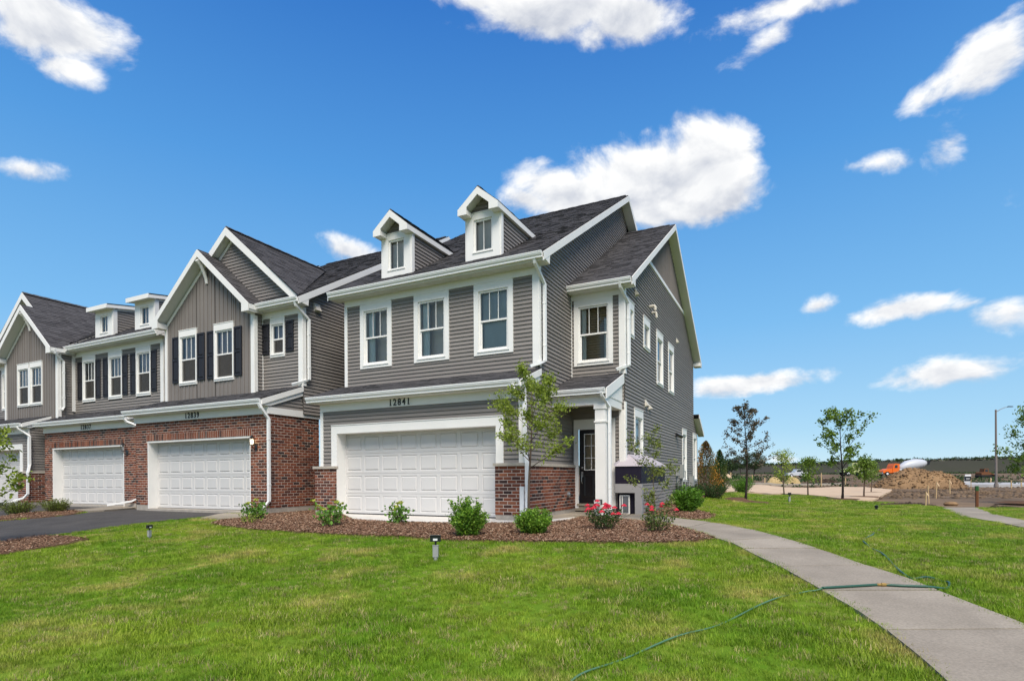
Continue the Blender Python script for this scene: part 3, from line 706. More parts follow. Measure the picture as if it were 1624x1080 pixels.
def window(u, P, sc, half, z0, z1, fill='blind', casing=(.12, .12, .2, .1), lites=3, single=False, zm=None, screen=False, d=0.0):
    s0, s1 = sc - half, sc + half; l, r, t, b = casing; mb = MB(); T = .046 + d
    mb.pbox(P, s0 - l, s0, z0 - b, z1 + t, d, T); mb.pbox(P, s1, s1 + r, z0 - b, z1 + t, d, T); mb.pbox(P, s0, s1, z1, z1 + t, d, T)
    mb.pbox(P, s0, s1, z0 - b, z0, d, T); mb.pbox(P, s0 - .03, s1 + .03, z0 - .028, z0 - .002, T - .001, T + .02)
    if t > .1: mb.pbox(P, s0 - l - .01, s1 + r + .01, z1 + t - .001, z1 + t + .02, d, T + .012)
    w = u.part('window', mb, 'white_trim')
    zm = zm or (z0 + z1) / 2; f = .045; sb = MB()
    def ring(a, b_, c, e, fw, d0, d1):
        sb.pbox(P, a, a + fw, c, e, d0, d1); sb.pbox(P, b_ - fw, b_, c, e, d0, d1); sb.pbox(P, a + fw, b_ - fw, c, c + fw, d0, d1); sb.pbox(P, a + fw, b_ - fw, e - fw, e, d0, d1)
    e = d
    ring(s0, s1, z0, z1, f, e - .06, e + .012)
    gs0, gs1 = s0 + f, s1 - f
    if single:
        panes = [(gs0, gs1, z0 + f, z1 - f, e - .02)]
    else:
        sb.pbox(P, gs0, gs1, zm - .022, zm + .022, e - .05, e + .004)
        lf = .03
        for (a, b_, c, g) in ((gs0, gs0 + lf, z0 + f, zm - .022), (gs1 - lf, gs1, z0 + f, zm - .022), (gs0 + lf, gs1 - lf, z0 + f, z0 + f + lf)): sb.pbox(P, a, b_, c, g, e - .055, e - .018)
        panes = [(gs0 + lf, gs1 - lf, z0 + f + lf, zm - .022, e - .036)]
    sash = sb.build('sash', 'white_trim', w)
    top0, top1 = (z0 + f, z1 - f) if single else (zm + .022, z1 - f)
    if lites > 1:
        if single: panes = []
        lw = (gs1 - gs0) / lites
        for k in range(lites):
            a, b_ = gs0 + k * lw + (.009 if k else 0), gs0 + (k + 1) * lw - (.009 if k < lites - 1 else 0)
            panes.append((a, b_, top0, top1, e - .018))
            if k:
                mm = MB(); mm.pbox(P, gs0 + k * lw - .009, gs0 + k * lw + .009, top0, top1, e - .03, e - .006); mm.build('muntin', 'white_trim', w)
    elif not single: panes.append((gs0, gs1, top0, top1, e - .018))
    for (a, b_, c, g, dd) in panes:
        mm = MB(); mm.poly([P(a, c, dd), P(b_, c, dd), P(b_, g, dd), P(a, g, dd)]); mm.build('glass_pane', 'window_glass', w)
    dep = .34 if fill in ('room', 'brown') else .3
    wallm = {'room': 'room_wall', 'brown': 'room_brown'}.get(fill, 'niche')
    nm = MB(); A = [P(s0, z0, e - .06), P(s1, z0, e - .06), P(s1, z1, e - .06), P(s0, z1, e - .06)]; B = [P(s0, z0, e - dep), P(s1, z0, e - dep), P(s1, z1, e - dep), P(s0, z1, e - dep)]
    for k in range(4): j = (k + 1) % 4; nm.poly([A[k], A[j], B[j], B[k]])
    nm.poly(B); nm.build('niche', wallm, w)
    def drape(a, b_, c, g, dd, m, n=14, amp=.012, name='curtain'):
        cm = MB(); k = max(4, int((b_ - a) / (.05 if n else 1)) * 2); pts = [(a + (b_ - a) * i / k, dd + (amp if i % 2 else -amp)) for i in range(k + 1)]
        for i in range(k): cm.poly([P(pts[i][0], c, pts[i][1]), P(pts[i + 1][0], c, pts[i + 1][1]), P(pts[i + 1][0], g, pts[i + 1][1]), P(pts[i][0], g, pts[i][1])])
        cm.build(name, m, w)
    if fill == 'blind': drape(s0 + .03, s1 - .03, z0 + .03, z1 - .03, e - .11, 'blind', name='blind')
    elif fill == 'pale': drape(s0 + .03, s1 - .03, z0 + .03, z1 - .03, e - .10, 'blind_pale', 0, .002, 'blind')
    elif fill == 'shade': drape(s0 + .03, s1 - .03, z0 + .03, z1 - .03, e - .11, 'shade_grey', 0, .002, 'blind')
    elif fill == 'dark': drape(s0 + .03, s1 - .03, z0 + .03, z1 - .03, e - .11, 'shade_dark', 0, .003, 'blind')
    elif fill == 'room':
        drape(s0 + .03, s0 + .26, z0 + .03, z1 - .03, e - .14, 'curtain'); drape(s1 - .10, s1 - .03, z0 + .03, z1 - .03, e - .14, 'curtain')
    elif fill == 'brown':
        drape(s0 + .03, s0 + .17, z0 + .03, z1 - .03, e - .13, 'curtain'); drape(s1 - .16, s1 - .03, z0 + .03, z1 - .35, e - .13, 'curtain')
        bl = MB(); z = z0 + .05
        while z < z1 - .05: bl.pbox(P, s0 + .05, s1 - .05, z, z + .03, e - .30, e - .27); z += .07
        bl.build('slat_blind', 'room_brown', w)
    if screen:
        mm = MB(); mm.poly([P(gs0 + .01, z0 + f, e - .006), P(gs1 - .01, z0 + f, e - .006), P(gs1 - .01, zm - .022, e - .006), P(gs0 + .01, zm - .022, e - .006)]); mm.build('insect_screen', 'insect_screen', w)
    return w, (s0, s1, z0, z1)

def shutter(u, P, s0, s1, z0, z1):
    mb = MB(); zc = (z0 + z1) / 2; t = .03; f = .05
    mb.pbox(P, s0, s0 + f, z0, z1, .018, .018 + t); mb.pbox(P, s1 - f, s1, z0, z1, .018, .018 + t)
    for (a, b) in ((z0, z0 + f * 1.4), (zc - f * .7, zc + f * .7), (z1 - f * 1.2, z1)): mb.pbox(P, s0 + f, s1 - f, a, b, .018, .018 + t)
    sh = u.part('shutter', mb, 'shutter')
    for (a, b) in ((z0 + f * 1.4, zc - f * .7), (zc + f * .7, z1 - f * 1.2)):
        pm = MB(); A = [P(s0 + f, a, .02), P(s1 - f, a, .02), P(s1 - f, b, .02), P(s0 + f, b, .02)]; i_ = .035
        B = [P(s0 + f + i_, a + i_, .042), P(s1 - f - i_, a + i_, .042), P(s1 - f - i_, b - i_, .042), P(s0 + f + i_, b - i_, .042)]
        for k in range(4): j = (k + 1) % 4; pm.poly([A[k], A[j], B[j], B[k]])
        pm.poly(B); pm.build('raised_panel', 'shutter', sh)

def garage_door(u, P, s0, s1, z0, z1, rows=4, cols=8):
    """sectional door: four sections with a seam, eight embossed panels each"""
    base = MB(); hgt = (z1 - z0) / rows; cw = (s1 - s0) / cols; mx, mz = .045, .062; pans = []
    for r in range(rows):
        a, b = z0 + r * hgt + (.004 if r else 0), z0 + (r + 1) * hgt - .004
        zs = [a, a + mz, b - mz, b]
        base.poly([P(s0, zs[0], 0), P(s1, zs[0], 0), P(s1, zs[1], 0), P(s0, zs[1], 0)]); base.poly([P(s0, zs[2], 0), P(s1, zs[2], 0), P(s1, zs[3], 0), P(s0, zs[3], 0)])
        base.poly([P(s0, b, 0), P(s1, b, 0), P(s1, b + .004, -.014), P(s0, b + .004, -.014)]); base.poly([P(s0, b + .008, 0), P(s1, b + .008, 0), P(s1, b + .004, -.014), P(s0, b + .004, -.014)])
        for c in range(cols + 1):
            x0 = s0 if c == 0 else s0 + c * cw - mx; x1 = s1 if c == cols else s0 + c * cw + mx
            base.poly([P(x0, zs[1], 0), P(x1, zs[1], 0), P(x1, zs[2], 0), P(x0, zs[2], 0)])
            if c < cols: pans.append((x1, s0 + (c + 1) * cw - (mx if c < cols - 1 else 0), zs[1], zs[2]))
    base.pbox(P, s0, s1, z0, z1, -.06, -.03)
    door = u.part('garage_door', base, 'white_door'); cache = {}
    for (a, b, c, d) in pans:
        key = (round(b - a, 3), round(d - c, 3)); o = P(a, c, 0)
        if key not in cache:
            pm = MB(); lv = []
            for ins, dd in ((0, 0), (.022, -.016), (.050, .005)): lv.append([P(a + ins, c + ins, dd), P(b - ins, c + ins, dd), P(b - ins, d - ins, dd), P(a + ins, d - ins, dd)])
            for q in range(2):
                for k in range(4): j = (k + 1) % 4; pm.poly([lv[q][k], lv[q][j], lv[q + 1][j], lv[q + 1][k]])
            pm.poly(lv[2]); me = bpy.data.meshes.new('door_panel'); me.from_pydata((np.array(pm.v) - np.array(o)).tolist(), [], pm.f); me.materials.append(MATS['white_door']); me.update(); cache[key] = me
        link('door_panel', cache[key], door, loc=o)
    sl = MB(); sl.pbox(P, s0, s1, z0 - .03, z0 - .001, -.04, .012); sl.build('bottom_seal', 'roof_edge', door)
    return door

def lantern(u, P, s, z, lit=False):
    mb = MB(); mb.pbox(P, s - .05, s + .05, z - .14, z + .02, .0, .02); c = P(s, z - .06, .0); e = P(s, z - .04, .15)
    mb.tube([c, P(s, z - .10, .07), P(s, z - .06, .14), P(s, z + .02, .15)], .012, 6)
    cx, cy, cz = e; mb.lathe((cx, cy, z - .01), [(.03, 0), (.055, .015), (.06, .02)], 8); mb.lathe((cx, cy, z + .2), [(.085, 0), (.08, .012), (.03, .06), (.012, .075), (.012, .1)], 8)
    for k in range(4):
        a = math.pi / 4 + k * math.pi / 2; mb.tube([(cx + .055 * math.cos(a), cy + .055 * math.sin(a), z + .0), (cx + .072 * math.cos(a), cy + .072 * math.sin(a), z + .2)], .007, 4)
    l = u.part('wall_lantern', mb, 'black_metal')
    g = MB(); g.lathe((cx, cy, z + .01), [(.030, 0), (.040, .19)] if not lit else [(.02, .02), (.034, .06), (.034, .12), (.02, .16)], 8); g.build('lamp_glass', 'lamp_glow' if lit else 'lamp_glass_off', l)

def number(u, text, x, y, z, size=.235):
    pl = MB(); pl.box(x - .36, x + .36, y + .004, y + .012, z - .105, z + .105); plate = u.part('house_number', pl, 'white_trim')
    for i, ch in enumerate(text):
        cu = bpy.data.curves.new('digit', 'FONT'); cu.body = ch; cu.size = size; cu.extrude = .006; cu.offset = .0045; cu.align_x = 'CENTER'; cu.align_y = 'CENTER'
        t = bpy.data.objects.new('digit_source', cu); me = bpy.data.meshes.new_from_object(t); me.name = 'digit'; bpy.data.objects.remove(t)
        V = np.zeros(len(me.vertices) * 3, dtype=np.float32); me.vertices.foreach_get('co', V); V = V.reshape(-1, 3); V[:, 0] *= .92; me.vertices.foreach_set('co', V.ravel())
        verts = [tuple(v) for v in V]; faces = [list(p.vertices) for p in me.polygons]
        if ch == '1':                                                    # foot serif
            x0, x1, y0 = V[:, 0].min(), V[:, 0].max(), V[:, 1].min(); k = len(verts); w = .018
            for (p, q) in ((x0 - .005, x1 + .02),):
                verts += [(p, y0, -.006), (q, y0, -.006), (q, y0 + w, -.006), (p, y0 + w, -.006), (p, y0, .0065), (q, y0, .0065), (q, y0 + w, .0065), (p, y0 + w, .0065)]
                faces += [[k + j for j in f] for f in ((0, 3, 2, 1), (4, 5, 6, 7), (0, 1, 5, 4), (1, 2, 6, 5), (2, 3, 7, 6), (3, 0, 4, 7))]
        m2 = bpy.data.meshes.new('digit'); m2.from_pydata(verts, [], faces); m2.materials.append(MATS['number']); m2.update()
        o = link('digit', m2, plate, loc=(x + (i - (len(text) - 1) / 2) * .142, y - .003, z)); o.rotation_euler = (R(90), 0, 0)
def vent_hood(u, P, s, z, w=.16, h=.18):
    mb = MB(); mb.pbox(P, s - w / 2, s + w / 2, z - h / 2, z + h / 2, .012, .03)
    mb.prism([P(s - w * .4, z + h * .4, .03), P(s - w * .4, z - h * .35, .13), P(s - w * .4, z - h * .4, .03)], [P(s + w * .4, z + h * .4, .03), P(s + w * .4, z - h * .35, .13), P(s + w * .4, z - h * .4, .03)])
    u.part('vent_hood', mb, 'vent')

MS = .607                                   # main roof pitch
def chevron(u, y, xc, half, zpk, slope, h=.2, ret=.28, t=.03, name='rake_board', reth=.16):
    ze = zpk - half * slope; k = h * math.sqrt(1 + slope * slope)
    inner = half - ret; zi = zpk - k - inner * slope
    pl = [(-half, ze), (0, zpk), (half, ze), (half, ze - reth), (inner, ze - reth), (inner, min(zi, ze - reth + .12 + max(0, zi - ze + reth - .12))), (0, zpk - k), (-inner, zi), (-inner, ze - reth), (-half, ze - reth)]
    pl[5] = (inner, zi)
    mb = MB(); mb.prism([(xc + a, y, z - .012) for a, z in pl], [(xc + a, y - t, z - .012) for a, z in pl]); return u.part(name, mb, 'white_trim')
def gable_soffit(u, y0, y1, xc, half, zpk, slope, h=.2):
    k = h * math.sqrt(1 + slope * slope) * .8
    for s_ in (-1, 1):
        u.soffit.poly([(xc, y0, zpk - k), (xc, y1, zpk - k), (xc + s_ * half, y1, zpk - k - half * slope), (xc + s_ * half, y0, zpk - k - half * slope)])
def skirt(u, xl, xr, yw, y_eave, z_e=3.2, sl=.36, yg=None):
    """low roof over the garage with gutter, soffit and end rakes"""
    zt = z_e + (yw - y_eave) * sl
    u.slope([(xl, y_eave, z_e), (xr, y_eave, z_e), (xr, yw, zt), (xl, yw, zt)])
    u.gutter((xl, y_eave + .05, z_e - .008), (xr, y_eave + .05, z_e - .008), (0, -1, 0))
    u.soffit.box(xl + .01, xr - .01, y_eave + .055, yg - .002, z_e - .175, z_e - .15)
    u.board((xr, y_eave + .04, z_e - .012), (xr, yw, zt - .02), .15, .022, (1, 0, 0), 'rake_board'); u.board((xl, y_eave + .04, z_e - .012), (xl, yw, zt - .02), .15, .022, (-1, 0, 0), 'rake_board')
    mb = MB(); mb.prism([(xr - .015, y_eave + .06, z_e - .16), (xr - .015, yw, zt - .17), (xr - .015, yw, zt - .30), (xr - .015, yg, z_e - .175)], [(xr - .05, y_eave + .06, z_e - .16), (xr - .05, yw, zt - .17), (xr - .05, yw, zt - .30), (xr - .05, yg, z_e - .175)]); u.part('rake_return', mb, 'white_trim')
def main_roof(u, xl, xr, ye, ze=6.30, ridge=(20.16, 11.11), xr_soffit=.28, tabs=True, cut=None):
    ry, rz = ridge; sl = (rz - ze) / (ry - ye)
    if cut:                                                     # the eave runs only beside the gable; above it the slope starts at the gable wall
        yc, a, b = cut; zc = ze + (yc - ye) * sl
        u.slope([(xl, yc, zc), (xr, yc, zc), (xr, ry, rz), (xl, ry, rz)]); u.slope([(a, ye, ze), (b, ye, ze), (b, yc - .002, zc - .001), (a, yc - .002, zc - .001)])
    else: u.slope([(xl, ye, ze), (xr, ye, ze), (xr, ry, rz), (xl, ry, rz)])
    u.slope([(xr, ry, rz), (xl, ry, rz), (xl, 2 * ry - ye, ze), (xr, 2 * ry - ye, ze)], tabs=False)
    u.ridge_caps((xl, ry, rz), (xr, ry, rz))
    for (x, n, w) in ((xr, 1, -xr_soffit), (xl, -1, .2)):
        u.board((x, ye + .02, ze - .02), (x, ry, rz - .02), .20, .025, (n, 0, 0), 'rake_board'); u.board((x, ry, rz - .02), (x, 2 * ry - ye, ze - .02), .20, .025, (n, 0, 0), 'rake_board')
        u.soffit.poly([(x, ye + .1, ze - .17), (x, ry, rz - .21), (x + w, ry, rz - .21), (x + w, ye + .1, ze - .17)])
        u.soffit.poly([(x, 2 * ry - ye, ze - .2), (x, ry, rz - .21), (x + w, ry, rz - .21), (x + w, 2 * ry - ye, ze - .2)])
    mb = MB(); pl = [(ye + .02, ze - .04), (ye + .45, ze + .45 * sl - .05), (ye + .40, ze - .19), (ye + .02, ze - .14)]
    mb.prism([(xr - .30, y, z) for y, z in pl], [(xr + .02, y, z) for y, z in pl]); u.part('cornice_return', mb, 'white_trim')
    return sl
def eave(u, xl, xr, ye, yw, ze=6.30):
    u.gutter((xl, ye + .06, ze - .006), (xr, ye + .06, ze - .006), (0, -1, 0))
    u.soffit.box(xl, xr, ye + .062, yw - .001, ze - .19, ze - .165); u.trim.box(xl, xr, ye + .061, ye + .085, ze - .162, ze - .04)
    mb = MB(); n = int((xr - xl) / .1)
    for k in range(n): mb.box(xl + k * .1, xl + k * .1 + .012, ye + .09, yw - .03, ze - .196, ze - .1901)
    u.part('soffit_ribs', mb, 'soffit', kind='stuff')

def gable_dormer(u, xc, yf=12.8, half=.49, ye0=12.22, wall_top=7.83, zpk=8.37, yr=12.5):
    rz = lambda y: 6.30 + MS * (y - ye0); P = front(yf)
    window(u, P, xc, .275, 6.82, 7.66, fill='shade', casing=(half - .275, half - .275, wall_top - 7.66, 6.82 - rz(yf) + .06), lites=2, single=True)
    yb = ye0 + (wall_top - 6.30) / MS
    for s_, Pp in ((1, side(xc + half)), (-1, leftside(xc - half))):
        u.siding(Pp, [(yf + .01, rz(yf) - .02), (yb, wall_top), (yf + .01, wall_top)], zoff=6.6)
        u.trim.pbox(Pp, yf - .032, yf + .085, rz(yf) - .02, wall_top, .0, .042); u.trim.pbox(Pp, yf + .086, yb - .15, wall_top - .10, wall_top, .0, .042)
    u.siding(P, [(xc - .47, wall_top), (xc + .47, wall_top), (xc, wall_top + .40)], zoff=wall_top, d=.0)
    he = .585; sl = .83; ze = zpk - he * sl; ym = ye0 + (ze - 6.30) / MS; yk = ye0 + (zpk - 6.30) / MS
    for s_ in (1, -1):
        x = xc + s_ * he
        u.slope([(x, yr, ze), (x, ym, ze), (xc, yk, zpk), (xc, yr, zpk)])
        u.board((x - s_ * .022, yr + .001, ze - .012), (x - s_ * .022, ym - .03, ze - .012), .14, .022, (s_, 0, 0), 'fascia')
        u.soffit.box(min(x - s_ * .024, xc + s_ * (half - .01)), max(x - s_ * .024, xc + s_ * (half - .01)), yr + .002, ym - .1, ze - .152, ze - .135)
        u.trim.box(min(x - s_ * .024, x - s_ * .26), max(x - s_ * .024, x - s_ * .26), yr + .003, yf - .034, ze - .153, ze - .04)
    chevron(u, yr, xc, he, zpk, sl, h=.15, ret=.26, reth=.155)
    gable_soffit(u, yr + .002, yf, xc, he - .03, zpk, sl, .15)
    u.ridge_caps((xc, yr, zpk - .01), (xc, yk, zpk - .01), .1)

def shed_dormer(u, xc, yf, ye0, half=.575, top=7.66):
    rz = lambda y: 6.30 + MS * (y - ye0); P = front(yf)
    window(u, P, xc, .25, 6.78, 7.46, fill='blind', casing=(half - .25, half - .25, top - 7.46, 6.78 - rz(yf) + .08), lites=2, single=True)
    sl = .16; yb = ye0 + (top - 6.30 + .5) / MS
    for s_, Pp in ((1, side(xc + half)), (-1, leftside(xc - half))):
        ymeet = ye0 + (top - 6.30 + (yf - ye0) * 0 + .12) / (MS - sl) + .0
        u.siding(Pp, [(yf + .01, rz(yf) - .02), (ymeet, rz(ymeet)), (yf + .01, top + .02)], zoff=6.6)
        u.trim.pbox(Pp, yf - .032, yf + .12, rz(yf) - .02, top, .0, .042)
    he = half + .12; y0 = yf - .3; zt = top + .12; ym = (zt - 6.30 - y0 * sl + ye0 * MS) / (MS - sl)
    u.slope([(xc - he, y0, zt), (xc + he, y0, zt), (xc + he, ym, zt + (ym - y0) * sl), (xc - he, ym, zt + (ym - y0) * sl)], tabs=False)
    fb = MB(); fb.box(xc - he, xc + he, y0 - .022, y0, zt - .17, zt - .01); u.part('fascia', fb, 'white_trim')
    for s_ in (1, -1):
        x = xc + s_ * he; u.board((x - s_ * .022, y0 + .001, zt - .012), (x - s_ * .022, ym - .1, zt + (ym - .1 - y0) * sl - .012), .15, .022, (s_, 0, 0), 'fascia')
        u.board((xc + s_ * (half + .001), yf + .13, top + .07), (xc + s_ * (half + .001), ym - .3, top + .07 + (ym - .3 - yf) * sl), .12, .03, (s_, 0, 0), 'frieze')
    u.soffit.box(xc - he + .02, xc + he - .02, y0 + .002, yf, top - .005, top + .0)

# ---- end townhouse, number 12841
def end_house():
    u = Unit('townhouse', 'end townhouse numbered 12841, two gabled dormers above three upstairs windows', -8.5, 14)
    yF, yU, xL, xR, xS, yB = 11.75, 12.65, -11.7, -5.5, -4.0, 14.95
    P, Pu, Pr, Pb, Ps = front(yF), front(yU), side(xR), front(yB), side(xS)
    Z0 = 1.322
    # lower front
    u.siding(P, rect(xL, xR, Z0, 2.82), [(-11.28, -6.02, 0, 2.41)], zoff=Z0, back=False)
    u.sheet(P, rect(xL, xR, -.3, 3.05), [(-11.1, -6.2, -.3, 2.2)], -.001)
    for a, b, c, d in ((-11.3, -6.0, 2.2, 2.42), (-11.3, -11.1, -.05, 2.2), (-6.2, -6.0, -.05, 2.2)): u.trim.pbox(P, a, b, c, d, .001, .04)
    u.trim.pbox(P, -11.3, -6.0, 2.421, 2.44, .001, .055)
    u.trim.pbox(P, -11.14, -11.1, -.05, 2.2, -.34, .0); u.trim.pbox(P, -6.2, -6.16, -.05, 2.2, -.34, .0); u.trim.pbox(P, -11.1, -6.2, 2.2, 2.24, -.34, .0)
    u.trim.pbox(P, xL, xR, 2.815, 3.03, .001, .044); u.trim.pbox(P, xL - .002, xL + .1, Z0, 2.814, .001, .042); u.trim.pbox(P, xR - .10, xR + .03, Z0, 2.814, .001, .042)
    garage_door(u, front(12.06), -11.1, -6.2, .03, 2.2)
    d = .1; B0, B1 = .112, 1.25
    for (a, b) in ((-11.85, -11.12), (-6.19, -5.4)):
        u.brickwork(P, a, b, B0, B1, d); u.cap.pbox(P, a - .03, b + .03, 1.25, 1.32, .001, .155); u.found.pbox(P, a + .01, b - .01, -.3, B0, -.0, .095)
    u.brickwork(side(-11.12), yF - .1, yF + .04, B0, B1, 0.0); u.mortar.pbox(P, -11.85, -11.121, B0, B1, 0, .099)
    u.brickwork(Pr, yF - .1, yB, B0, B1, d); u.cap.pbox(Pr, yF - .0, yB, 1.25, 1.32, .001, .13); u.found.pbox(Pr, yF - .09, yB, -.3, B0, 0, .095)
    lantern(u, P, -5.80, 1.95)
    number(u, '12841', -8.97, yF - .058, 2.922)
    skirt(u, xL - .2, xR + .06, yU, 11.42, yg=yF)
    # right wall of the garage block and the main gable
    u.siding(Pr, [(yF, Z0), (yB, Z0), (yB, 3.6), (yU, 3.6), (yF, 3.28)], zoff=Z0)
    u.siding(Pr, [(yU, 3.6), (yB, 3.6), (yB, 7.80), (yU, 6.40)], zoff=Z0)
    u.siding(Pr, [(yB, 6.30), (20.95, 9.94), (20.95, 10.44), (20.16, 10.92), (yB, 7.80)], zoff=Z0)
    u.trim.pbox(Pr, yF - .03, yF + .09, Z0, 3.03, .001, .042); u.trim.pbox(Pr, yU - .03, yU + .09, 3.7, 6.2, .001, .042)
    fl = MB(); fl.prism([(xR + .03, yB, 6.37), (xR + .03, 20.9, 9.98), (xR + .03, 20.9, 10.05), (xR + .03, yB, 6.44)], [(xR, yB, 6.37), (xR, 20.9, 9.98), (xR, 20.9, 10.05), (xR, yB, 6.44)]); u.part('flashing', fl, 'siding')
    # upper front
    wins = [(-10.49, 'room'), (-8.61, 'room'), (-6.73, 'shade')]; hol = []
    for c, f in wins:
        window(u, Pu, c, .425, 4.20, 5.735, fill=f, casing=(.135, .135, .195, .1)); hol.append((c - .55, c + .55, 4.11, 6.2))
    ls = MB(); ls.lathe((-10.25, yU + .22, 4.32), [(.10, 0), (.07, .17)], 12); lo = u.part('table_lamp', ls, 'lampshade')
    u.siding(Pu, rect(xL + .08, xR, 3.6, 5.94), hol, zoff=3.63, back=False); u.sheet(Pu, rect(xL + .08, xR, 3.3, 6.3), [(c - .425, c + .425, 4.20, 5.735) for c, f in wins])
    u.trim.pbox(Pu, xL + .08, xR, 5.931, 6.16, .001, .044)
    u.trim.pbox(Pu, xL + .07, xL + .17, 3.6, 5.93, .001, .042); u.trim.pbox(Pu, xR - .14, xR + .03, 3.7, 5.93, .001, .042)
    u.sheet(leftside(xL + .08), [(yU, 3.0), (24, 3.0), (24, 8.5), (20.16, 10.9), (yU, 6.3)])
    u.sheet(leftside(xL), rect(yF, 20, -.3, 3.2))
    main_roof(u, -11.9, -5.2, 12.22); eave(u, -11.88, -5.21, 12.22, yU)
    for xc in (-9.86, -7.09): gable_dormer(u, xc)
    u.downspout([(-5.42, 12.24, 6.2), (-5.42, 12.28, 6.08), (-5.395, 12.80, 5.72), (-5.395, 12.80, 3.84), (-5.47, 12.57, 3.74), (-5.62, 12.40, 3.66)])
    u.downspout([(-5.60, 11.36, 3.08), (-5.58, 11.38, 2.98), (-5.44, 11.70, 2.72), (-5.44, 11.70, 1.62), (-5.33, 11.57, 1.30), (-5.33, 11.57, .16), (-5.36, 11.45, .08)])
    ds = MB(); ds.box(-5.53, -5.43, 11.59, 11.645, .12, .78); u.part('conduit_cover', ds, 'aluminium_white')
    # entry bay: front, side wall, gable roof
    bw = -4.85; window(u, Pb, bw, .425, 4.15, 5.68, fill='brown', casing=(.13, .13, .2, .1))
    u.siding(Pb, rect(xR, xS, 3.66, 5.90), [(bw - .54, bw + .54, 4.06, 6.2)], zoff=3.63, back=False); u.sheet(Pb, rect(xR, xS, 2.4, 6.3), [(bw - .425, bw + .425, 4.15, 5.68)])
    u.trim.pbox(Pb, xR, xS, 5.88, 6.12, .001, .044); u.trim.pbox(Pb, xS - .13, xS + .03, 3.75, 5.88, .001, .042); u.trim.pbox(Pb, xR, xR + .035, 3.7, 5.88, .001, .042)
    sl = (10.08 - 6.2) / (20.95 - 14.57)
    u.slope([(xR, 14.57, 6.2), (-3.7, 14.57, 6.2), (-3.7, 20.95, 10.08), (xR, 20.95, 10.08)]); u.slope([(-3.7, 20.95, 10.08), (xR - 4, 20.95, 10.08), (xR - 4, 27.35, 6.19), (-3.7, 27.35, 6.19)], tabs=False)
    u.ridge_caps((xR, 20.95, 10.08), (-3.7, 20.95, 10.08))
    u.board((-3.7, 14.6, 6.185), (-3.7, 20.95, 10.06), .19, .025, (1, 0, 0), 'rake_board'); u.board((-3.7, 20.95, 10.06), (-3.7, 27.36, 6.17), .19, .025, (1, 0, 0), 'rake_board')
    u.soffit.poly([(-3.7, 14.62, 6.03), (-3.7, 20.95, 9.87), (xS, 20.95, 9.87), (xS, 14.62, 6.03)]); u.soffit.poly([(-3.7, 27.36, 5.98), (-3.7, 20.95, 9.87), (xS, 20.95, 9.87), (xS, 27.36, 5.98)])
    mb = MB(); pl = [(14.60, 6.17), (14.98, 6.38), (14.95, 6.02), (14.60, 6.07)]; mb.prism([(-4.0, y, z) for y, z in pl], [(-3.68, y, z) for y, z in pl]); u.part('cornice_return', mb, 'white_trim')
    mb = MB(); mb.box(-4.0, -3.68, 26.9, 27.36, 5.99, 6.14); u.part('cornice_return', mb, 'white_trim')
    u.gutter((xR + .02, 14.63, 6.19), (-3.71, 14.63, 6.19), (0, -1, 0)); u.soffit.box(xR, -3.71, 14.632, yB, 6.03, 6.05)
    hol = []
    specs = [(15.52, .30, 4.95, 5.62, True), (17.5, .33, 4.96, 5.62, True), (19.45, .42, 4.13, 5.62, False), (21.45, .42, 4.13, 5.62, False), (16.42, .42, .78, 2.70, False), (24.3, .42, .85, 2.70, False), (27.1, .42, .85, 2.70, False)]
    for c, hf, a, b, sg in specs:
        window(u, Ps, c, hf, a, b, fill='pale', casing=(.09, .09, .22, .09), lites=1, single=sg, zm=(1.80 if a < 1 else None)); hol.append((c - hf - .05, c + hf + .05, a - .05, b + .15))
    raw_h = [(c - hf, c + hf, a, b) for c, hf, a, b, sg in specs]
    u.siding(Ps, [(yB, -.2), (26.9, -.2), (26.9, 6.22), (24.5, 7.72), (17.3, 7.72), (yB, 6.26)], hol, zoff=Z0, back=False); u.sheet(Ps, [(yB, -.3), (26.9, -.3), (26.9, 6.22), (24.5, 7.72), (17.3, 7.72), (yB, 6.26)], raw_h)
    u.siding(Ps, [(26.9, -.2), (28.0, -.2), (28.0, 3.0), (26.9, 3.55)], hol, zoff=Z0, back=False); u.sheet(Ps, [(26.9, -.3), (28.0, -.3), (28.0, 3.0), (26.9, 3.55)], raw_h)
    u.vsiding(Ps, [(17.4, 7.80), (24.5, 7.80), (20.95, 9.93)], w=.15); u.trim.pbox(Ps, 17.3, 24.55, 7.71, 7.83, .001, .04)
    u.trim.pbox(Ps, yB - .03, yB + .10, 3.75, 6.05, .001, .042); u.trim.pbox(Ps, yB - .03, yB + .10, .0, 3.0, .001, .042)
    u.slope([(xS + .25, 26.9, 3.80), (xS + .25, 28.4, 3.04), (xS - 3, 28.4, 3.04), (xS - 3, 26.9, 3.80)], tabs=False); u.board((xS + .25, 26.9, 3.78), (xS + .25, 28.4, 3.02), .17, .022, (1, 0, 0), 'rake_board'); u.soffit.poly([(xS, 26.9, 3.6), (xS + .25, 26.9, 3.6), (xS + .25, 28.4, 2.86), (xS, 28.4, 2.86)])
    u.sheet(front(28.0), rect(-8, xS, -.3, 3)); u.sheet(front(26.9), [(-9, 3), (xS, 3), (xS, 6.2), (-9, 6.2)])
    u.downspout([(-4.0, 14.56, 6.08), (-4.0, 14.6, 5.98), (-3.895, 15.06, 5.66), (-3.895, 15.06, 3.98), (-4.02, 14.82, 3.90), (-4.16, 14.74, 3.84)])
    # vents, pipes and meters on the side wall
    vent_hood(u, Ps, 16.2, 6.28, .2, .22); vent_hood(u, Ps, 22.7, 6.27, .2, .2); vent_hood(u, Ps, 17.35, 3.22, .24, .22); vent_hood(u, Ps, 17.85, 3.16, .2, .16)
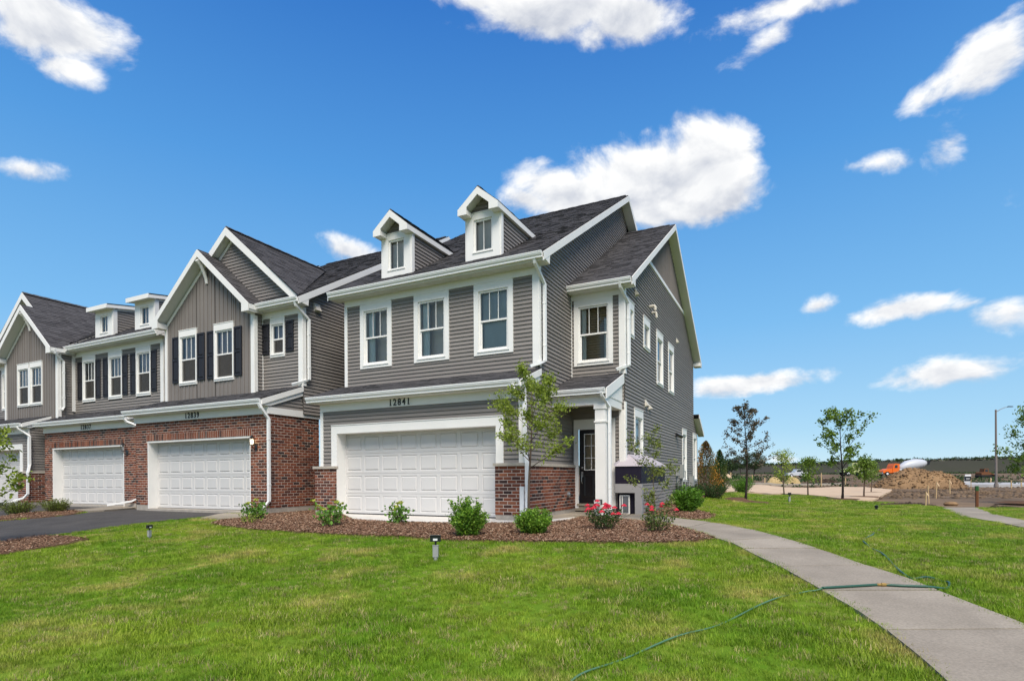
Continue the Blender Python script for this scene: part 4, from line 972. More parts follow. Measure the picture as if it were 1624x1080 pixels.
    pp = MB(); pp.tube([Ps(18.0, 6.36, 0), Ps(18.0, 6.36, .16), Ps(18.0, 6.32, .19), Ps(18.0, 6.22, .19)], .045, 8); pp.tube([Ps(18.35, 6.25, 0), Ps(18.35, 6.25, .14), Ps(18.35, 6.08, .16)], .04, 8); u.part('flue_pipe', pp, 'vent')
    for q in ((22.3, 22.5, 1.0, 1.35, .02, .14), (23.2, 23.45, .9, 1.45, .02, .16), (25.5, 25.8, .55, 1.0, .02, .2)):
        mt = MB(); mt.pbox(Ps, *q); u.part('meter_box', mt, 'grey_plastic')
    mp = MB(); mp.tube([Ps(23.32, .9, .09), Ps(23.32, -.2, .09)], .03, 6); mp.tube([Ps(22.4, 1.0, .08), Ps(22.4, -.2, .08)], .025, 6); mp.tube([Ps(24.0, -.2, .1), Ps(24.0, .75, .1), Ps(24.9, .75, .1), Ps(24.9, -.2, .1)], .028, 6); mp.tube([Ps(25.65, .55, .1), Ps(25.65, -.2, .1)], .03, 6); mp.tube([Ps(23.9, -.2, .12), Ps(23.9, 1.2, .12), Ps(23.6, 1.2, .12)], .02, 6); u.part('utility_pipe', mp, 'grey_plastic')
    wl = MB(); wl.pbox(Ps, 22.3, 22.45, 2.5, 2.65, .02, .08); wl.tube([Ps(22.38, 2.58, .08), Ps(22.75, 2.52, .2)], .05, 8); u.part('floodlight', wl, 'black_metal')
    # porch
    yE = 13.28
    u.slope([(xR, yE, 3.16), (-4.02, yE, 3.16), (-4.02, yB, 3.77), (xR, yB, 3.77)]); u.gutter((xR + .01, yE + .05, 3.152), (-4.03, yE + .05, 3.152), (0, -1, 0))
    u.board((-4.02, yE + .03, 3.145), (-4.02, yB, 3.75), .26, .025, (1, 0, 0), 'rake_board')
    tr = MB(); tr.prism([(-4.045, 13.46, 2.98), (-4.045, yB, 2.98), (-4.045, yB, 3.6), (-4.045, 13.46, 3.05)], [(-4.08, 13.46, 2.98), (-4.08, yB, 2.98), (-4.08, yB, 3.6), (-4.08, 13.46, 3.05)]); u.part('rake_return', tr, 'white_trim')
    u.soffit.box(xR, -4.05, yE + .052, 13.45, 2.985, 3.0); u.trim.box(xR + .001, -4.06, 13.45, 13.69, 2.77, 3.02); u.trim.box(-4.30, -4.06, 13.691, yB, 2.77, 3.02)
    u.soffit.box(xR, -4.301, 13.691, yB, 2.96, 2.99)
    cm = MB(); x0, x1, y0, y1 = -4.34, -4.08, 13.451, 13.711
    cm.box(x0, x1, y0, y1, .05, 2.77); col = u.part('porch_column', cm, 'white_trim')
    for (z0, z1, e) in ((.05, .28, .025), (2.33, 2.37, .022), (2.66, 2.769, .025)):
        b = MB(); b.box(x0 - e, x1 + e, y0 - e, y1 + e, z0, z1); b.build('column_band', 'white_trim', col)
    u.downspout([(-4.12, 13.23, 3.04), (-4.10, 13.27, 2.96), (-4.01, 13.60, 2.70), (-4.01, 13.60, .22), (-3.95, 13.5, .12)], .045)
    # entry door
    u.siding(Pb, rect(xR, xS, .15, 3.6), [(-5.44, -4.24, 0, 2.57)], zoff=Z0, back=False); u.sheet(Pb, rect(xR, xS, -.3, 2.4), [(-5.30, -4.39, .2, 2.29)]); u.sheet(front(yB + .25), rect(-5.35, -4.3, .1, 2.4))
    for a, b, c, e in ((-5.43, -5.30, .12, 2.29), (-4.39, -4.25, .12, 2.29), (-5.43, -4.25, 2.29, 2.57)): u.trim.pbox(Pb, a, b, c, e, .001, .04)
    u.trim.pbox(Pb, -4.14, -3.99, .1, 2.77, .001, .042)
    Pd = front(yB + .06); dm = MB(); gx0, gx1, gz0, gz1 = -5.16, -4.53, 1.17, 2.18
    for a, b, c, e in ((-5.30, gx0, .25, 2.29), (gx1, -4.39, .25, 2.29), (gx0, gx1, .25, gz0), (gx0, gx1, gz1, 2.29)): dm.pbox(Pd, a, b, c, e, -.04, 0)
    door = u.part('front_door', dm, 'black_door')
    for (a, b) in ((-5.19, -4.89), (-4.80, -4.50)):
        pm = MB(); lv = [[Pd(a + i_, .42 + i_, q), Pd(b - i_, .42 + i_, q), Pd(b - i_, 1.05 - i_, q), Pd(a + i_, 1.05 - i_, q)] for i_, q in ((0, .001), (.03, .014), (.06, .006))]
        for q in range(2):
            for k in range(4): j = (k + 1) % 4; pm.poly([lv[q][k], lv[q][j], lv[q + 1][j], lv[q + 1][k]])
        pm.poly(lv[2]); pm.build('door_panel', 'black_door', door)
    gm = MB(); w = .022
    gm.pbox(Pd, gx0, gx1, gz0, gz0 + w, -.01, .012); gm.pbox(Pd, gx0, gx1, gz1 - w, gz1, -.01, .012); gm.pbox(Pd, gx0, gx0 + w, gz0 + w, gz1 - w, -.01, .012); gm.pbox(Pd, gx1 - w, gx1, gz0 + w, gz1 - w, -.01, .012)
    for k in (1, 2): x = gx0 + (gx1 - gx0) * k / 3; gm.pbox(Pd, x - .009, x + .009, gz0 + w, gz1 - w, -.008, .009); z = gz0 + (gz1 - gz0) * k / 3; gm.pbox(Pd, gx0 + w, gx1 - w, z - .009, z + .009, -.0075, .0085)
    gm.build('door_grille', 'white_trim', door)
    for i in range(3):
        for k in range(3):
            pm = MB(); a, b = gx0 + (gx1 - gx0) * i / 3, gx0 + (gx1 - gx0) * (i + 1) / 3; c, e = gz0 + (gz1 - gz0) * k / 3, gz0 + (gz1 - gz0) * (k + 1) / 3
            pm.poly([Pd(a, c, -.004), Pd(b, c, -.004), Pd(b, e, -.004), Pd(a, e, -.004)]); pm.build('glass_pane', 'window_glass', door)
    rm = MB(); rm.pbox(Pd, gx0 - .02, gx1 + .02, gz0, gz1, -.17, -.16); rm.build('door_blind', 'room_brown', door)
    hm = MB(); hm.lathe(Pd(-5.22, 1.24, .0), [(.035, 0), (.035, -.012), (.02, -.03), (.02, -.04)], 10, axis='y'); hm.pbox(Pd, -5.245, -5.195, .98, 1.13, .001, .012); hm.tube([Pd(-5.22, 1.08, .01), Pd(-5.22, 1.06, .06), Pd(-5.22, .86, .06), Pd(-5.22, .80, .01)], .011, 6); hm.build('door_handle', 'steel', door)
    st = MB(); st.pbox(Pb, -5.34, -4.35, .19, .245, -.2, .06); st.pbox(Pb, -5.44, -4.25, .05, .188, -.1, .03); u.part('door_sill', st, 'concrete')
    hb = MB(); hb.lathe((-5.4, 14.3, .52), [(.07, -.0), (.07, .06), (.04, .09)], 10, axis='x'); u.part('hose_bib', hb, 'steel')
    u.finish()
end_house()

def brick_garage(u, yg, xL, xR, dx0, dx1, zf=.05, ydep=1.9, side_right=True):
    P = front(yg); zt = 2.81; B0 = .11
    u.brickwork(P, xL, xR, B0 + zf, zt, 0.0, [(dx0 - .0, dx1 + .0, -1, 2.215), (dx0 - .06, dx1 + .06, 2.216, 2.43)])
    u.soldier(P, dx0 - .05, dx1 + .05, 2.222, 2.424, .012); u.sheet(P, rect(dx0 - .06, dx1 + .06, 2.216, 2.43), (), .011, u.mortar)
    u.found.pbox(P, xL + .005, dx0, -.3, B0 + zf, -.1, -.004); u.found.pbox(P, dx1, xR - .005, -.3, B0 + zf, -.1, -.004)
    u.trim.pbox(P, dx0, dx0 + .04, -.05, 2.215, -.32, .002); u.trim.pbox(P, dx1 - .04, dx1, -.05, 2.215, -.32, .002); u.trim.pbox(P, dx0 + .04, dx1 - .04, 2.165, 2.215, -.32, .002)
    garage_door(u, front(yg + .31), dx0 + .04, dx1 - .04, zf + .02, 2.165)
    u.trim.pbox(P, xL - .02, xR + .02, zt, 3.03, .001, .046)
    Pr = side(xR); u.brickwork(Pr, yg, yg + ydep, B0 + zf, zt, 0.0); u.found.pbox(Pr, yg + .005, yg + ydep, -.3, B0 + zf, -.1, -.004); u.trim.pbox(Pr, yg - .034, yg + ydep, zt, 3.0, .001, .046)
    u.siding(Pr, [(yg, 3.0), (yg + ydep, 3.0), (yg + ydep, 4.2), (yg + 1.1, 3.6), (yg, 3.2)], zoff=3.0)
    u.sheet(P, rect(xL, xR, -.3, 3.05), [(dx0, dx1, -.3, 2.2)], -.02); u.sheet(leftside(xL), rect(yg, yg + 6, -.3, 3.1))
    u.found.box(dx0 + .04, dx1 - .04, yg - .10, yg + .36, -.2, zf + .005)

# ---- middle townhouse, number 12839
def gable_house(name, label, loc, yg, xL, xR, dx, gx, yG, ySec, xMainL, xMainR, num, lower, sec_right, gable_windows, sec_windows, bigc, tabs=True, lamp=None, lit=False, zpk=8.155, wz=(4.13, 5.62), over=.18):
    u = Unit(name, label, *loc); P = front(yg); ye = ySec - .4
    if lower == 'brick': brick_garage(u, yg, xL, xR, *dx)
    else:
        u.siding(P, rect(xL, xR, 1.322, 2.82), [(dx[0] - .2, dx[1] + .2, 0, 2.41)], zoff=1.322, back=False); u.sheet(P, rect(xL, xR, -.3, 3.05), [(dx[0], dx[1], -.3, 2.2)], -.001)
        for a, b, c, d in ((dx[0] - .2, dx[1] + .2, 2.2, 2.42), (dx[0] - .2, dx[0], -.05, 2.2), (dx[1], dx[1] + .2, -.05, 2.2)): u.trim.pbox(P, a, b, c, d, .001, .04)
        u.trim.pbox(P, dx[0] - .04, dx[0], -.05, 2.2, -.34, 0); u.trim.pbox(P, dx[1], dx[1] + .04, -.05, 2.2, -.34, 0); u.trim.pbox(P, dx[0], dx[1], 2.2, 2.24, -.34, 0)
        u.trim.pbox(P, xL, xR, 2.815, 3.03, .001, .044); u.trim.pbox(P, xR - .10, xR + .03, 1.322, 2.814, .001, .042)
        garage_door(u, front(yg + .31), dx[0], dx[1], .05, 2.2); Pr = side(xR)
        u.brickwork(P, dx[1] + .0, xR + .1, .112, 1.25, .1); u.cap.pbox(P, dx[1] - .02, xR + .13, 1.25, 1.32, .001, .155); u.found.pbox(P, dx[1] + .01, xR + .09, -.3, .112, 0, .095)
        u.brickwork(Pr, yg - .1, yg + 1.4, .112, 1.25, .1); u.cap.pbox(Pr, yg, yg + 1.4, 1.25, 1.32, .001, .13); u.found.pbox(Pr, yg - .09, yg + 1.4, -.3, .112, 0, .095)
        u.siding(Pr, rect(yg, yg + 1.4, 1.322, 3.1), zoff=1.322)
    if lamp: lantern(u, P, lamp, 1.93, lit)
    if num: number(u, num[0], num[1], yg - .058, 2.925)
    skirt(u, xL - .12, xR + .08, max(yG, ySec), yg - .33, yg=yg)
    # front gable with vertical boards
    Pg = front(yG); g0, g1 = gx; gc = (g0 + g1) / 2; yr = yG - .34; half = (g1 - g0) / 2 + over; sl = .863; zb = 3.4
    app = zpk - .24; hw = (g1 - g0) / 2; holes = []; fr = [(gc - hw, zb), (gc + hw, zb), (gc + hw, app - hw * sl), (gc, app), (gc - hw, app - hw * sl)]; cut = []
    for grp in gable_windows:
        for c, hf in grp['w']:
            window(u, Pg, c, hf, wz[0], wz[1], fill='blind', casing=(.05, .05, .21, .085), lites=3 if hf > .36 else 1, screen=True)
            holes.append((c - hf - .04, c + hf + .04, wz[0] - .07, wz[1] + .18))
        for a, b in grp.get('sh', ()): shutter(u, Pg, a, b, wz[0] + .02, wz[1] + .03)
    u.vsiding(Pg, fr, holes, w=.19); u.wall.f = u.wall.f; 
    u.trim.pbox(Pg, g0 - .002, g0 + .10, 3.45, app - hw * sl - .02, .001, .042); u.trim.pbox(Pg, g1 - .11, g1 + .03, 3.45, app - hw * sl - .02, .001, .042)
    Pgr = side(g1); u.siding(Pgr, [(yG, 3.4), (ySec + (.6 if not sec_right else 0), 3.4), (ySec + (.6 if not sec_right else 0), 6.15), (yG, 6.15)], zoff=3.63); u.trim.pbox(Pgr, yG - .03, yG + .09, 3.5, 6.0, .001, .042)
    u.sheet(leftside(g0), rect(yG, ySec, 3.3, 6.2))
    for s_ in (1, -1):
        x = gc + s_ * half; ze = zpk - half * sl
        u.slope([(x, yr, ze), (x, ySec, ze), (gc, ySec, zpk), (gc, yr, zpk)], tabs=tabs)
        u.board((x - s_ * .02, yr + .01, ze - .012), (x - s_ * .02, ySec, ze - .012), .15, .02, (s_, 0, 0), 'fascia'); u.soffit.box(min(x - s_ * .02, gc + s_ * hw), max(x - s_ * .02, gc + s_ * hw), yr + .01, ySec, ze - .2, ze - .18)
        u.trim.box(min(x - s_ * .022, x - s_ * .30), max(x - s_ * .022, x - s_ * .30), yr + .003, yG - .044, ze - .218, ze - .05)
    chevron(u, yr, gc, half, zpk, sl, h=.17, ret=.30, reth=.22); gable_soffit(u, yr, yG, gc, half - .1, zpk, sl, .2)
    kf = .2 * math.sqrt(1 + sl * sl) * .8 + .05
    for s_ in (1, -1): u.board((gc, yG - .034, zpk - kf), (gc + s_ * (hw - .02), yG - .034, zpk - kf - (hw - .02) * sl), .13, .03, (0, 1, 0), 'frieze')
    bk = MB(); bk.tube([(gc, yr - .02, zpk - .34), (gc, yr + .12, zpk - .46), (gc, yG - .12, zpk - .66), (gc, yG - .04, zpk - .86), (gc, yG - .02, zpk - 1.0)], [.07, .065, .06, .055, .05], 6); u.part('gable_bracket', bk, 'white_trim')
    # large gable behind
    Pb = front(ySec); B = 3.2; zP, sB = 9.0, .835; yR = ySec - .26; zE = zP - B * sB
    u.siding(Pb, [(bigc - 2.9, zP - .25 - 2.9 * sB), (bigc + 2.9, zP - .25 - 2.9 * sB), (bigc, zP - .25)], zoff=6.16)
    for s_ in (1, -1):
        x = bigc + s_ * B; yv0 = ye + (zE - 6.30) / MS; yv1 = ye + (zP - 6.30) / MS
        u.slope([(x, yR, zE), (x, yv0 + .02, zE), (bigc, yv1, zP), (bigc, yR, zP)], tabs=tabs)
    chevron(u, yR, bigc, B, zP, sB, h=.2, ret=.18, reth=.16); gable_soffit(u, yR, ySec, bigc, B - .1, zP, sB, .22); u.ridge_caps((bigc, yR, zP), (bigc, ye + (zP - 6.30) / MS, zP))
    kb = .22 * math.sqrt(1 + sB * sB) * .8 + .04
    for s_ in (1, -1): u.board((bigc, ySec - .034, zP - kb), (bigc + s_ * 2.7, ySec - .034, zP - kb - 2.7 * sB), .12, .03, (0, 1, 0), 'frieze')
    # recessed upper wall beside the gable
    s0, s1 = (g1, xMainR) if sec_right else (xMainL, g0); holes = []; cut = []
    for c, hf, a, b, shs in sec_windows:
        window(u, Pb, c, hf, a, b, fill='blind', casing=(.06, .06, 5.93 - b, .09), lites=2, screen=True); holes.append((c - hf - .05, c + hf + .05, a - .08, 6.3)); cut.append((c - hf, c + hf, a, b))
        for (p, q) in shs: shutter(u, Pb, p, q, a + .03, b + .05)
        u.trim.pbox(Pb, c - hf - .13, c - hf - .061, b + .2, 5.93, .001, .042)
    u.siding(Pb, rect(s0, s1, 3.5, 5.94), holes, zoff=3.63, back=False); u.sheet(Pb, rect(s0, s1, 3.3, 6.3), cut); u.trim.pbox(Pb, s0, s1, 5.931, 6.14, .001, .044)
    if sec_right: u.trim.pbox(Pb, s1 - .14, s1 + .03, 3.7, 5.93, .001, .042); u.trim.pbox(Pb, s0, s0 + .03, 3.7, 5.93, .001, .036)
    gxr = (gc + half - .02, xMainR + .2) if sec_right else (xMainL - .2, gc - half + .02)
    eave(u, gxr[0], gxr[1], ye, ySec, 6.30)
    Pm = side(xMainR); sl_m = (11.11 - 6.30) / (20.16 - ye)
    u.siding(Pm, [(ySec, 2.9), (20.16, 2.9), (20.16, 10.92), (ySec, 6.35)], zoff=3.63); u.trim.pbox(Pm, ySec - .03, ySec + .1, 3.75, 6.1, .001, .042)
    main_roof(u, xMainL - .2, xMainR + .22, ye, xr_soffit=.22, cut=(ySec + .05, gxr[0], gxr[1]))
    return u, Pb, Pm
def middle_house():
    u, Pb, Pm = gable_house('townhouse', 'brick garage townhouse numbered 12839 with tall shuttered front gable', (-16.2, 14), 11.2, -19.3, -13.14, (-18.68, -13.86), (-19.08, -14.76), 12.08, 12.4, -19.4, -13.07, ('12839', -16.37), 'brick', True,
        [{'w': [(-17.89, .40), (-16.12, .41)], 'sh': [(-18.69, -18.37), (-17.41, -17.05), (-16.92, -16.60), (-15.63, -15.29)]}], [(-14.09, .25, 4.80, 5.72, [(-14.78, -14.45), (-13.735, -13.41)])], -16.1, lamp=-13.62, lit=True, zpk=8.30, wz=(4.19, 5.715), over=.19)
    u.downspout([(-12.98, 12.02, 6.18), (-12.97, 12.06, 6.06), (-12.96, 12.54, 5.75), (-12.96, 12.54, 3.95), (-13.1, 12.3, 3.84), (-13.3, 12.2, 3.78)])
    u.downspout([(-13.10, 10.86, 3.06), (-13.08, 10.9, 2.95), (-13.07, 11.15, 2.66), (-13.07, 11.15, .36), (-13.2, 11.05, .14), (-13.75, 10.9, .06)])
    vent_hood(u, Pm, 12.95, 6.22, .26, .26)
    bw = MB(); bw.poly([(-13.14, 15.2, -.2), (-11.6, 15.2, -.2), (-11.6, 15.2, 7), (-13.14, 15.2, 7)]); u.wall.v += []; u.siding(front(15.15), rect(-13.1, -11.72, 0, 6.6), zoff=0.0)
    u.gutter((-13.0, 13.6, 3.14), (-11.75, 13.6, 3.14), (0, -1, 0)); u.trim.box(-13.0, -11.75, 13.62, 13.8, 2.75, 3.0)
    u.slope([(-13.07, 13.55, 3.15), (-11.72, 13.55, 3.15), (-11.72, 15.1, 3.75), (-13.07, 15.1, 3.75)], tabs=False)
    u.finish()
middle_house()

def dormer_house():
    u = Unit('townhouse', 'brick garage townhouse numbered 12837 with two shed dormers and dark shutters', -23.4, 14)
    yg, yU, xL, xR = 11.82, 12.8, -26.32, -20.40; ye = yU - .42
    brick_garage(u, yg, xL, xR, -25.75, -21.07, ydep=1.3); lantern(u, front(yg), -20.86, 1.98); number(u, '12837', -23.35, yg - .058, 2.925)
    skirt(u, xL - .1, xR + .08, yU, yg - .33, yg=yg); Pu = front(yU); holes = []; cut = []; ul, ur = -26.2, -20.36
    for c, f in ((-25.10, 'curtain'), (-23.31, 'blind'), (-21.53, 'blind')):
        window(u, Pu, c, .385, 4.19, 5.69, fill='dark' if f == 'curtain' else 'blind', casing=(.055, .055, .24, .1), screen=True); holes.append((c - .44, c + .44, 4.1, 6.3)); cut.append((c - .385, c + .385, 4.19, 5.69))
        shutter(u, Pu, c - .80, c - .47, 4.20, 5.72); shutter(u, Pu, c + .47, c + .80, 4.20, 5.72)
        if f != 'x':
            for e in (-1, 1): u.trim.pbox(Pu, min(c + e * .441, c + e * .456), max(c + e * .441, c + e * .456), 5.5, 5.93, .001, .042)
    u.siding(Pu, rect(ul, ur, 3.55, 5.94), holes, zoff=3.63, back=False); u.sheet(Pu, rect(ul, ur, 3.3, 6.3), cut); u.trim.pbox(Pu, ul, ur, 5.931, 6.14, .001, .044)
    u.trim.pbox(Pu, ur - .14, ur + .03, 3.7, 5.93, .001, .042); Pm = side(ur)
    u.siding(Pm, [(yU, 2.9), (20.1, 2.9), (20.1, 10.9), (yU, 6.38)], zoff=3.63); u.trim.pbox(Pm, yU - .03, yU + .1, 3.75, 6.1, .001, .042)
    main_roof(u, -26.2, ur + .24, ye, xr_soffit=.22); eave(u, -26.1, ur + .22, ye, yU)
    for xc in (-24.30, -21.67): shed_dormer(u, xc, 12.95, ye)
    u.downspout([(xR + .06, yg - .4, 3.06), (xR + .1, yg - .34, 2.95), (xR + .40, yg + .2, 2.70)])
    u.downspout([(xR + .06, yg + .12, 2.6), (xR + .06, yg + .12, .36), (xR - .10, yg - .06, .24), (xR - .98, yg - .38, .10)], .045)
    u.siding(front(14.2), rect(xR, -19.3, 0, 6.4), zoff=0)
    u.slope([(xR, 13.0, 3.15), (-19.2, 13.0, 3.15), (-19.2, 14.2, 3.6), (xR, 14.2, 3.6)], tabs=False)
    u.finish()
dormer_house()

def far_left_house():
    u, Pb, Pm = gable_house('townhouse', 'leftmost townhouse cut off by the frame, vertical board gable over brick wainscot', (-29.5, 14), 11.5, -32.9, -26.72, (-32.3, -27.4), (-30.3, -26.14), 12.2, 12.7, -32.8, -26.14, None, 'siding', False,
        [{'w': [(-28.78, .42), (-27.76, .42)]}], [(-31.4, .36, 4.2, 5.7, [])], -29.45, tabs=True)
    u.trim.pbox(front(12.2), -28.36, -28.18, 4.06, 5.62, .0461, .05)
    u.downspout([(-25.9, 11.98, 6.1), (-25.92, 12.0, 5.98), (-26.04, 12.34, 5.72), (-26.04, 12.34, 3.9), (-26.0, 12.25, 3.76)])
    u.downspout([(-26.85, 11.14, 3.06), (-26.8, 11.2, 2.95), (-26.62, 11.45, 2.7), (-26.62, 11.45, 1.6), (-26.5, 11.33, 1.28), (-26.5, 11.33, .45), (-26.6, 11.25, .30), (-27.5, 11.0, .08)])
    sb = MB(); sb.box(-27.2, -26.8, 10.95, 11.3, -.02, .1); u.part('splash_block', sb, 'concrete_pale')
    u.finish()
far_left_house()

# ------------------------------------------------------------------ plants
def leaf_quads(C, size, up=.3, rg=rng, asp=.55, dirs=None):
    """one folded diamond per centre; returns vertices and quad faces"""
    C = np.asarray(C, float); n = len(C); a = rg.normal(size=(n, 3)); a[:, 2] += up
    if dirs is not None: a = a * .55 + np.asarray(dirs)
    a /= np.linalg.norm(a, axis=1)[:, None] + 1e-9; b = np.cross(a, rg.normal(size=(n, 3))); b /= np.linalg.norm(b, axis=1)[:, None] + 1e-9; c = np.cross(a, b)
    L = (size * rg.uniform(.65, 1.3, n))[:, None]; W = L * asp
    V = np.stack([C - a * L * .5, C + b * W * .5 + c * W * .12, C + a * L * .5 - c * L * .08, C - b * W * .5 + c * W * .12], 1).reshape(-1, 3)
    return V, np.arange(n * 4).reshape(-1, 4)
def put_leaves(name, C, size, m, parent, up=.3, asp=.55, dirs=None, kind=None):
    V, F = leaf_quads(C, size, up, asp=asp, dirs=dirs); return raw_mesh(name, V, F, m, parent, kind)
def tree(name, label, base, ht, tr, cb, rad, leaf, lsize, nleaf, bark='bark', limbs=14, rise=.9, prof=None, group=None, lean=(0, 0), spread=.10, sub=7, cluster=None, cat='tree', clusters_of=6, seed=1):
    rd = random.Random(seed); rg = np.random.default_rng(seed); base = Vector(base); root = thing(name, label, cat, base, group)
    prof = prof or (lambda u: math.sin(math.pi * min(.98, .18 + .8 * u)) ** .8)
    tp = []
    for k in range(11):
        t = k / 10; tp.append(base + Vector((lean[0] * t + .012 * ht * math.sin(5 * t + seed), lean[1] * t + .012 * ht * math.cos(4 * t + seed * 2), ht * .97 * t - .06)))
    def at(t):
        f = min(t * 10, 9.999); i = int(f); return tp[i].lerp(tp[i + 1], f - i)
    mb = MB(); mb.tube(tp, [tr * (1.25 if k == 0 else 1 - .88 * k / 10) for k in range(11)], 8)
    tips = []; dirs = []
    for i in range(limbs):
        u = (i + rd.uniform(.1, .9)) / limbs; t = cb + (1 - cb) * u * .97; p0 = at(t); az = i * 2.39996 + rd.uniform(-.4, .4); L = rad * prof(u) * rd.uniform(.75, 1.15)
        el = rise * rd.uniform(.75, 1.25) * (0.55 + .6 * u); d = Vector((math.cos(az) * math.cos(el), math.sin(az) * math.cos(el), math.sin(el))); pts = [p0]; L = L / max(.45, math.cos(el)) * .9
        for k in range(1, 5):
            d = (d + Vector((rd.uniform(-.16, .16), rd.uniform(-.16, .16), rd.uniform(-.05, .13)))).normalized(); pts.append(pts[-1] + d * L / 4)
        r0 = tr * (1 - .85 * t) * .5; mb.tube(pts, [r0, r0 * .75, r0 * .5, r0 * .33, r0 * .15], 5)
        for k in range(sub):
            s_ = rd.uniform(.22, 1.0); f = min(s_ * 4, 3.999); j = int(f); q = pts[j].lerp(pts[j + 1], f - j); dd = (d + Vector((rd.uniform(-1, 1), rd.uniform(-1, 1), rd.uniform(-.35, .8)))).normalized()
            l2 = L * rd.uniform(.14, .34); e = q + dd * l2; mb.tube([q, q.lerp(e, .5) + Vector((0, 0, .02 * l2)), e], [r0 * .3, r0 * .2, r0 * .08], 4, caps=False)
            for w in (.35, .7, 1.0): tips.append(q.lerp(e, w)); dirs.append(dd)
        tips.append(pts[-1]); dirs.append(d); tips.append(pts[3]); dirs.append(d)
    for k in range(5): tips.append(at(.9 + k * .025)); dirs.append(Vector((0, 0, 1)))
    mb.build('trunk', bark, root, smooth=True)
    T = np.array([tuple(t) for t in tips]); Dv = np.array([tuple(t) for t in dirs]); keep = rg.random(len(T)) < .86; T, Dv = T[keep], Dv[keep]
    idx = rg.integers(0, len(T), max(1, nleaf // clusters_of)); idx = np.repeat(idx, clusters_of); C = T[idx] + rg.normal(size=(len(idx), 3)) * spread * np.array([1, 1, .8])
    V, F = leaf_quads(C, lsize, -.15, rg, dirs=Dv[idx] * .5); raw_mesh('crown', V, F, leaf, root)
    return root
def sprig_shrub(name, label, base, w, h, leaf, lsize, stems, per, group=None, upright=.6, cat='shrub', bark='bark', flowers=None, seed=1, fill=.25, asp=.5, leaf2=None):
    rd = random.Random(seed); rg = np.random.default_rng(seed); base = Vector(base); root = thing(name, label, cat, base, group); mb = MB(); C, Dv, tips = [], [], []
    for i in range(stems):
        az = i * 2.39996 + rd.uniform(-.3, .3); rr = math.sqrt((i + .5) / stems); el = math.pi / 2 - rr * (1.25 - upright * .75) * rd.uniform(.8, 1.15)
        d = Vector((math.cos(az) * math.cos(el), math.sin(az) * math.cos(el), math.sin(el))); hgt = h * rd.uniform(.58, 1.12) * (1 - .25 * rr * rr)
        L = min(hgt / max(.35, d.z), math.hypot(w * .55, hgt)); p0 = base + Vector((math.cos(az), math.sin(az), 0)) * w * .16 * rr; pts = [p0 + Vector((0, 0, -.03))]
        for k in range(1, 5):
            d = (d + Vector((rd.uniform(-.12, .12), rd.uniform(-.12, .12), .10))).normalized(); pts.append(pts[-1] + d * L / 4)
        mb.tube(pts, [.008 + .004 * h, .007, .005, .004, .002], 4, caps=False); tips.append(pts[-1])
        for k in range(per):
            s_ = fill + (1 - fill) * rd.random() ** .8; f = min(s_ * 4, 3.99); j = int(f); q = pts[j].lerp(pts[j + 1], f - j); C.append(tuple(q + Vector((rd.gauss(0, 1), rd.gauss(0, 1), rd.gauss(0, .7))) * lsize * .75)); Dv.append(tuple(d * .8 + Vector((rd.gauss(0, 1), rd.gauss(0, 1), rd.gauss(0, 1))) * .5))
    mb.build('stems', bark, root)
    if leaf2:
        sel = rg.random(len(C)) < .5; C, Dv = np.array(C), np.array(Dv)
        for m, s_ in ((leaf, sel), (leaf2, ~sel)):
            V, F = leaf_quads(C[s_], lsize, .1, rg, asp, Dv[s_]); raw_mesh('foliage', V, F, m, root)
    else:
        V, F = leaf_quads(C, lsize, .1, rg, asp, Dv); raw_mesh('foliage', V, F, leaf, root)
    if flowers:
        n, size, m, fname = flowers; rd.shuffle(tips); tips.sort(key=lambda p: -p.z - rd.random() * h * .8)
        for p in tips[:n]:
            f = MB(); c = Vector(p) + Vector((rd.uniform(-.02, .02), rd.uniform(-.02, .02), .015))
            if fname == 'rose':
                for ring, (k, rr, zz, s_) in enumerate(((7, size * .42, .0, size * .55), (5, size * .24, .02, size * .45), (3, size * .08, .03, size * .35))):
                    for j in range(k):
                        a = 2 * math.pi * j / k + ring; o = Vector((math.cos(a), math.sin(a), 0)); t = Vector((-o.y, o.x, 0)); q = c + o * rr + Vector((0, 0, zz))
                        f.poly([q - t * s_ * .5, q + o * s_ * .35 + Vector((0, 0, s_ * .05)) - t * s_ * .2, q + o * s_ * .35 + Vector((0, 0, s_ * .05)) + t * s_ * .2, q + t * s_ * .5, q + Vector((0, 0, s_ * .55))])
            else:
                for j in range(16):
                    a = rd.uniform(0, 6.28); r_ = size * math.sqrt(rd.random()) * .6; q = c + Vector((math.cos(a) * r_, math.sin(a) * r_, size * .2 * (1 - (r_ / size) ** 2))); s_ = size * .27
                    q = q + Vector((0, 0, rd.uniform(0, size * .35))); e1 = Vector((rd.gauss(0, 1), rd.gauss(0, 1), rd.gauss(0, 1))).normalized() * s_; e2 = e1.orthogonal().normalized() * s_; f.poly([q - e1, q - e2, q + e1, q + e2])
            f.build(fname, m, root)
    return root

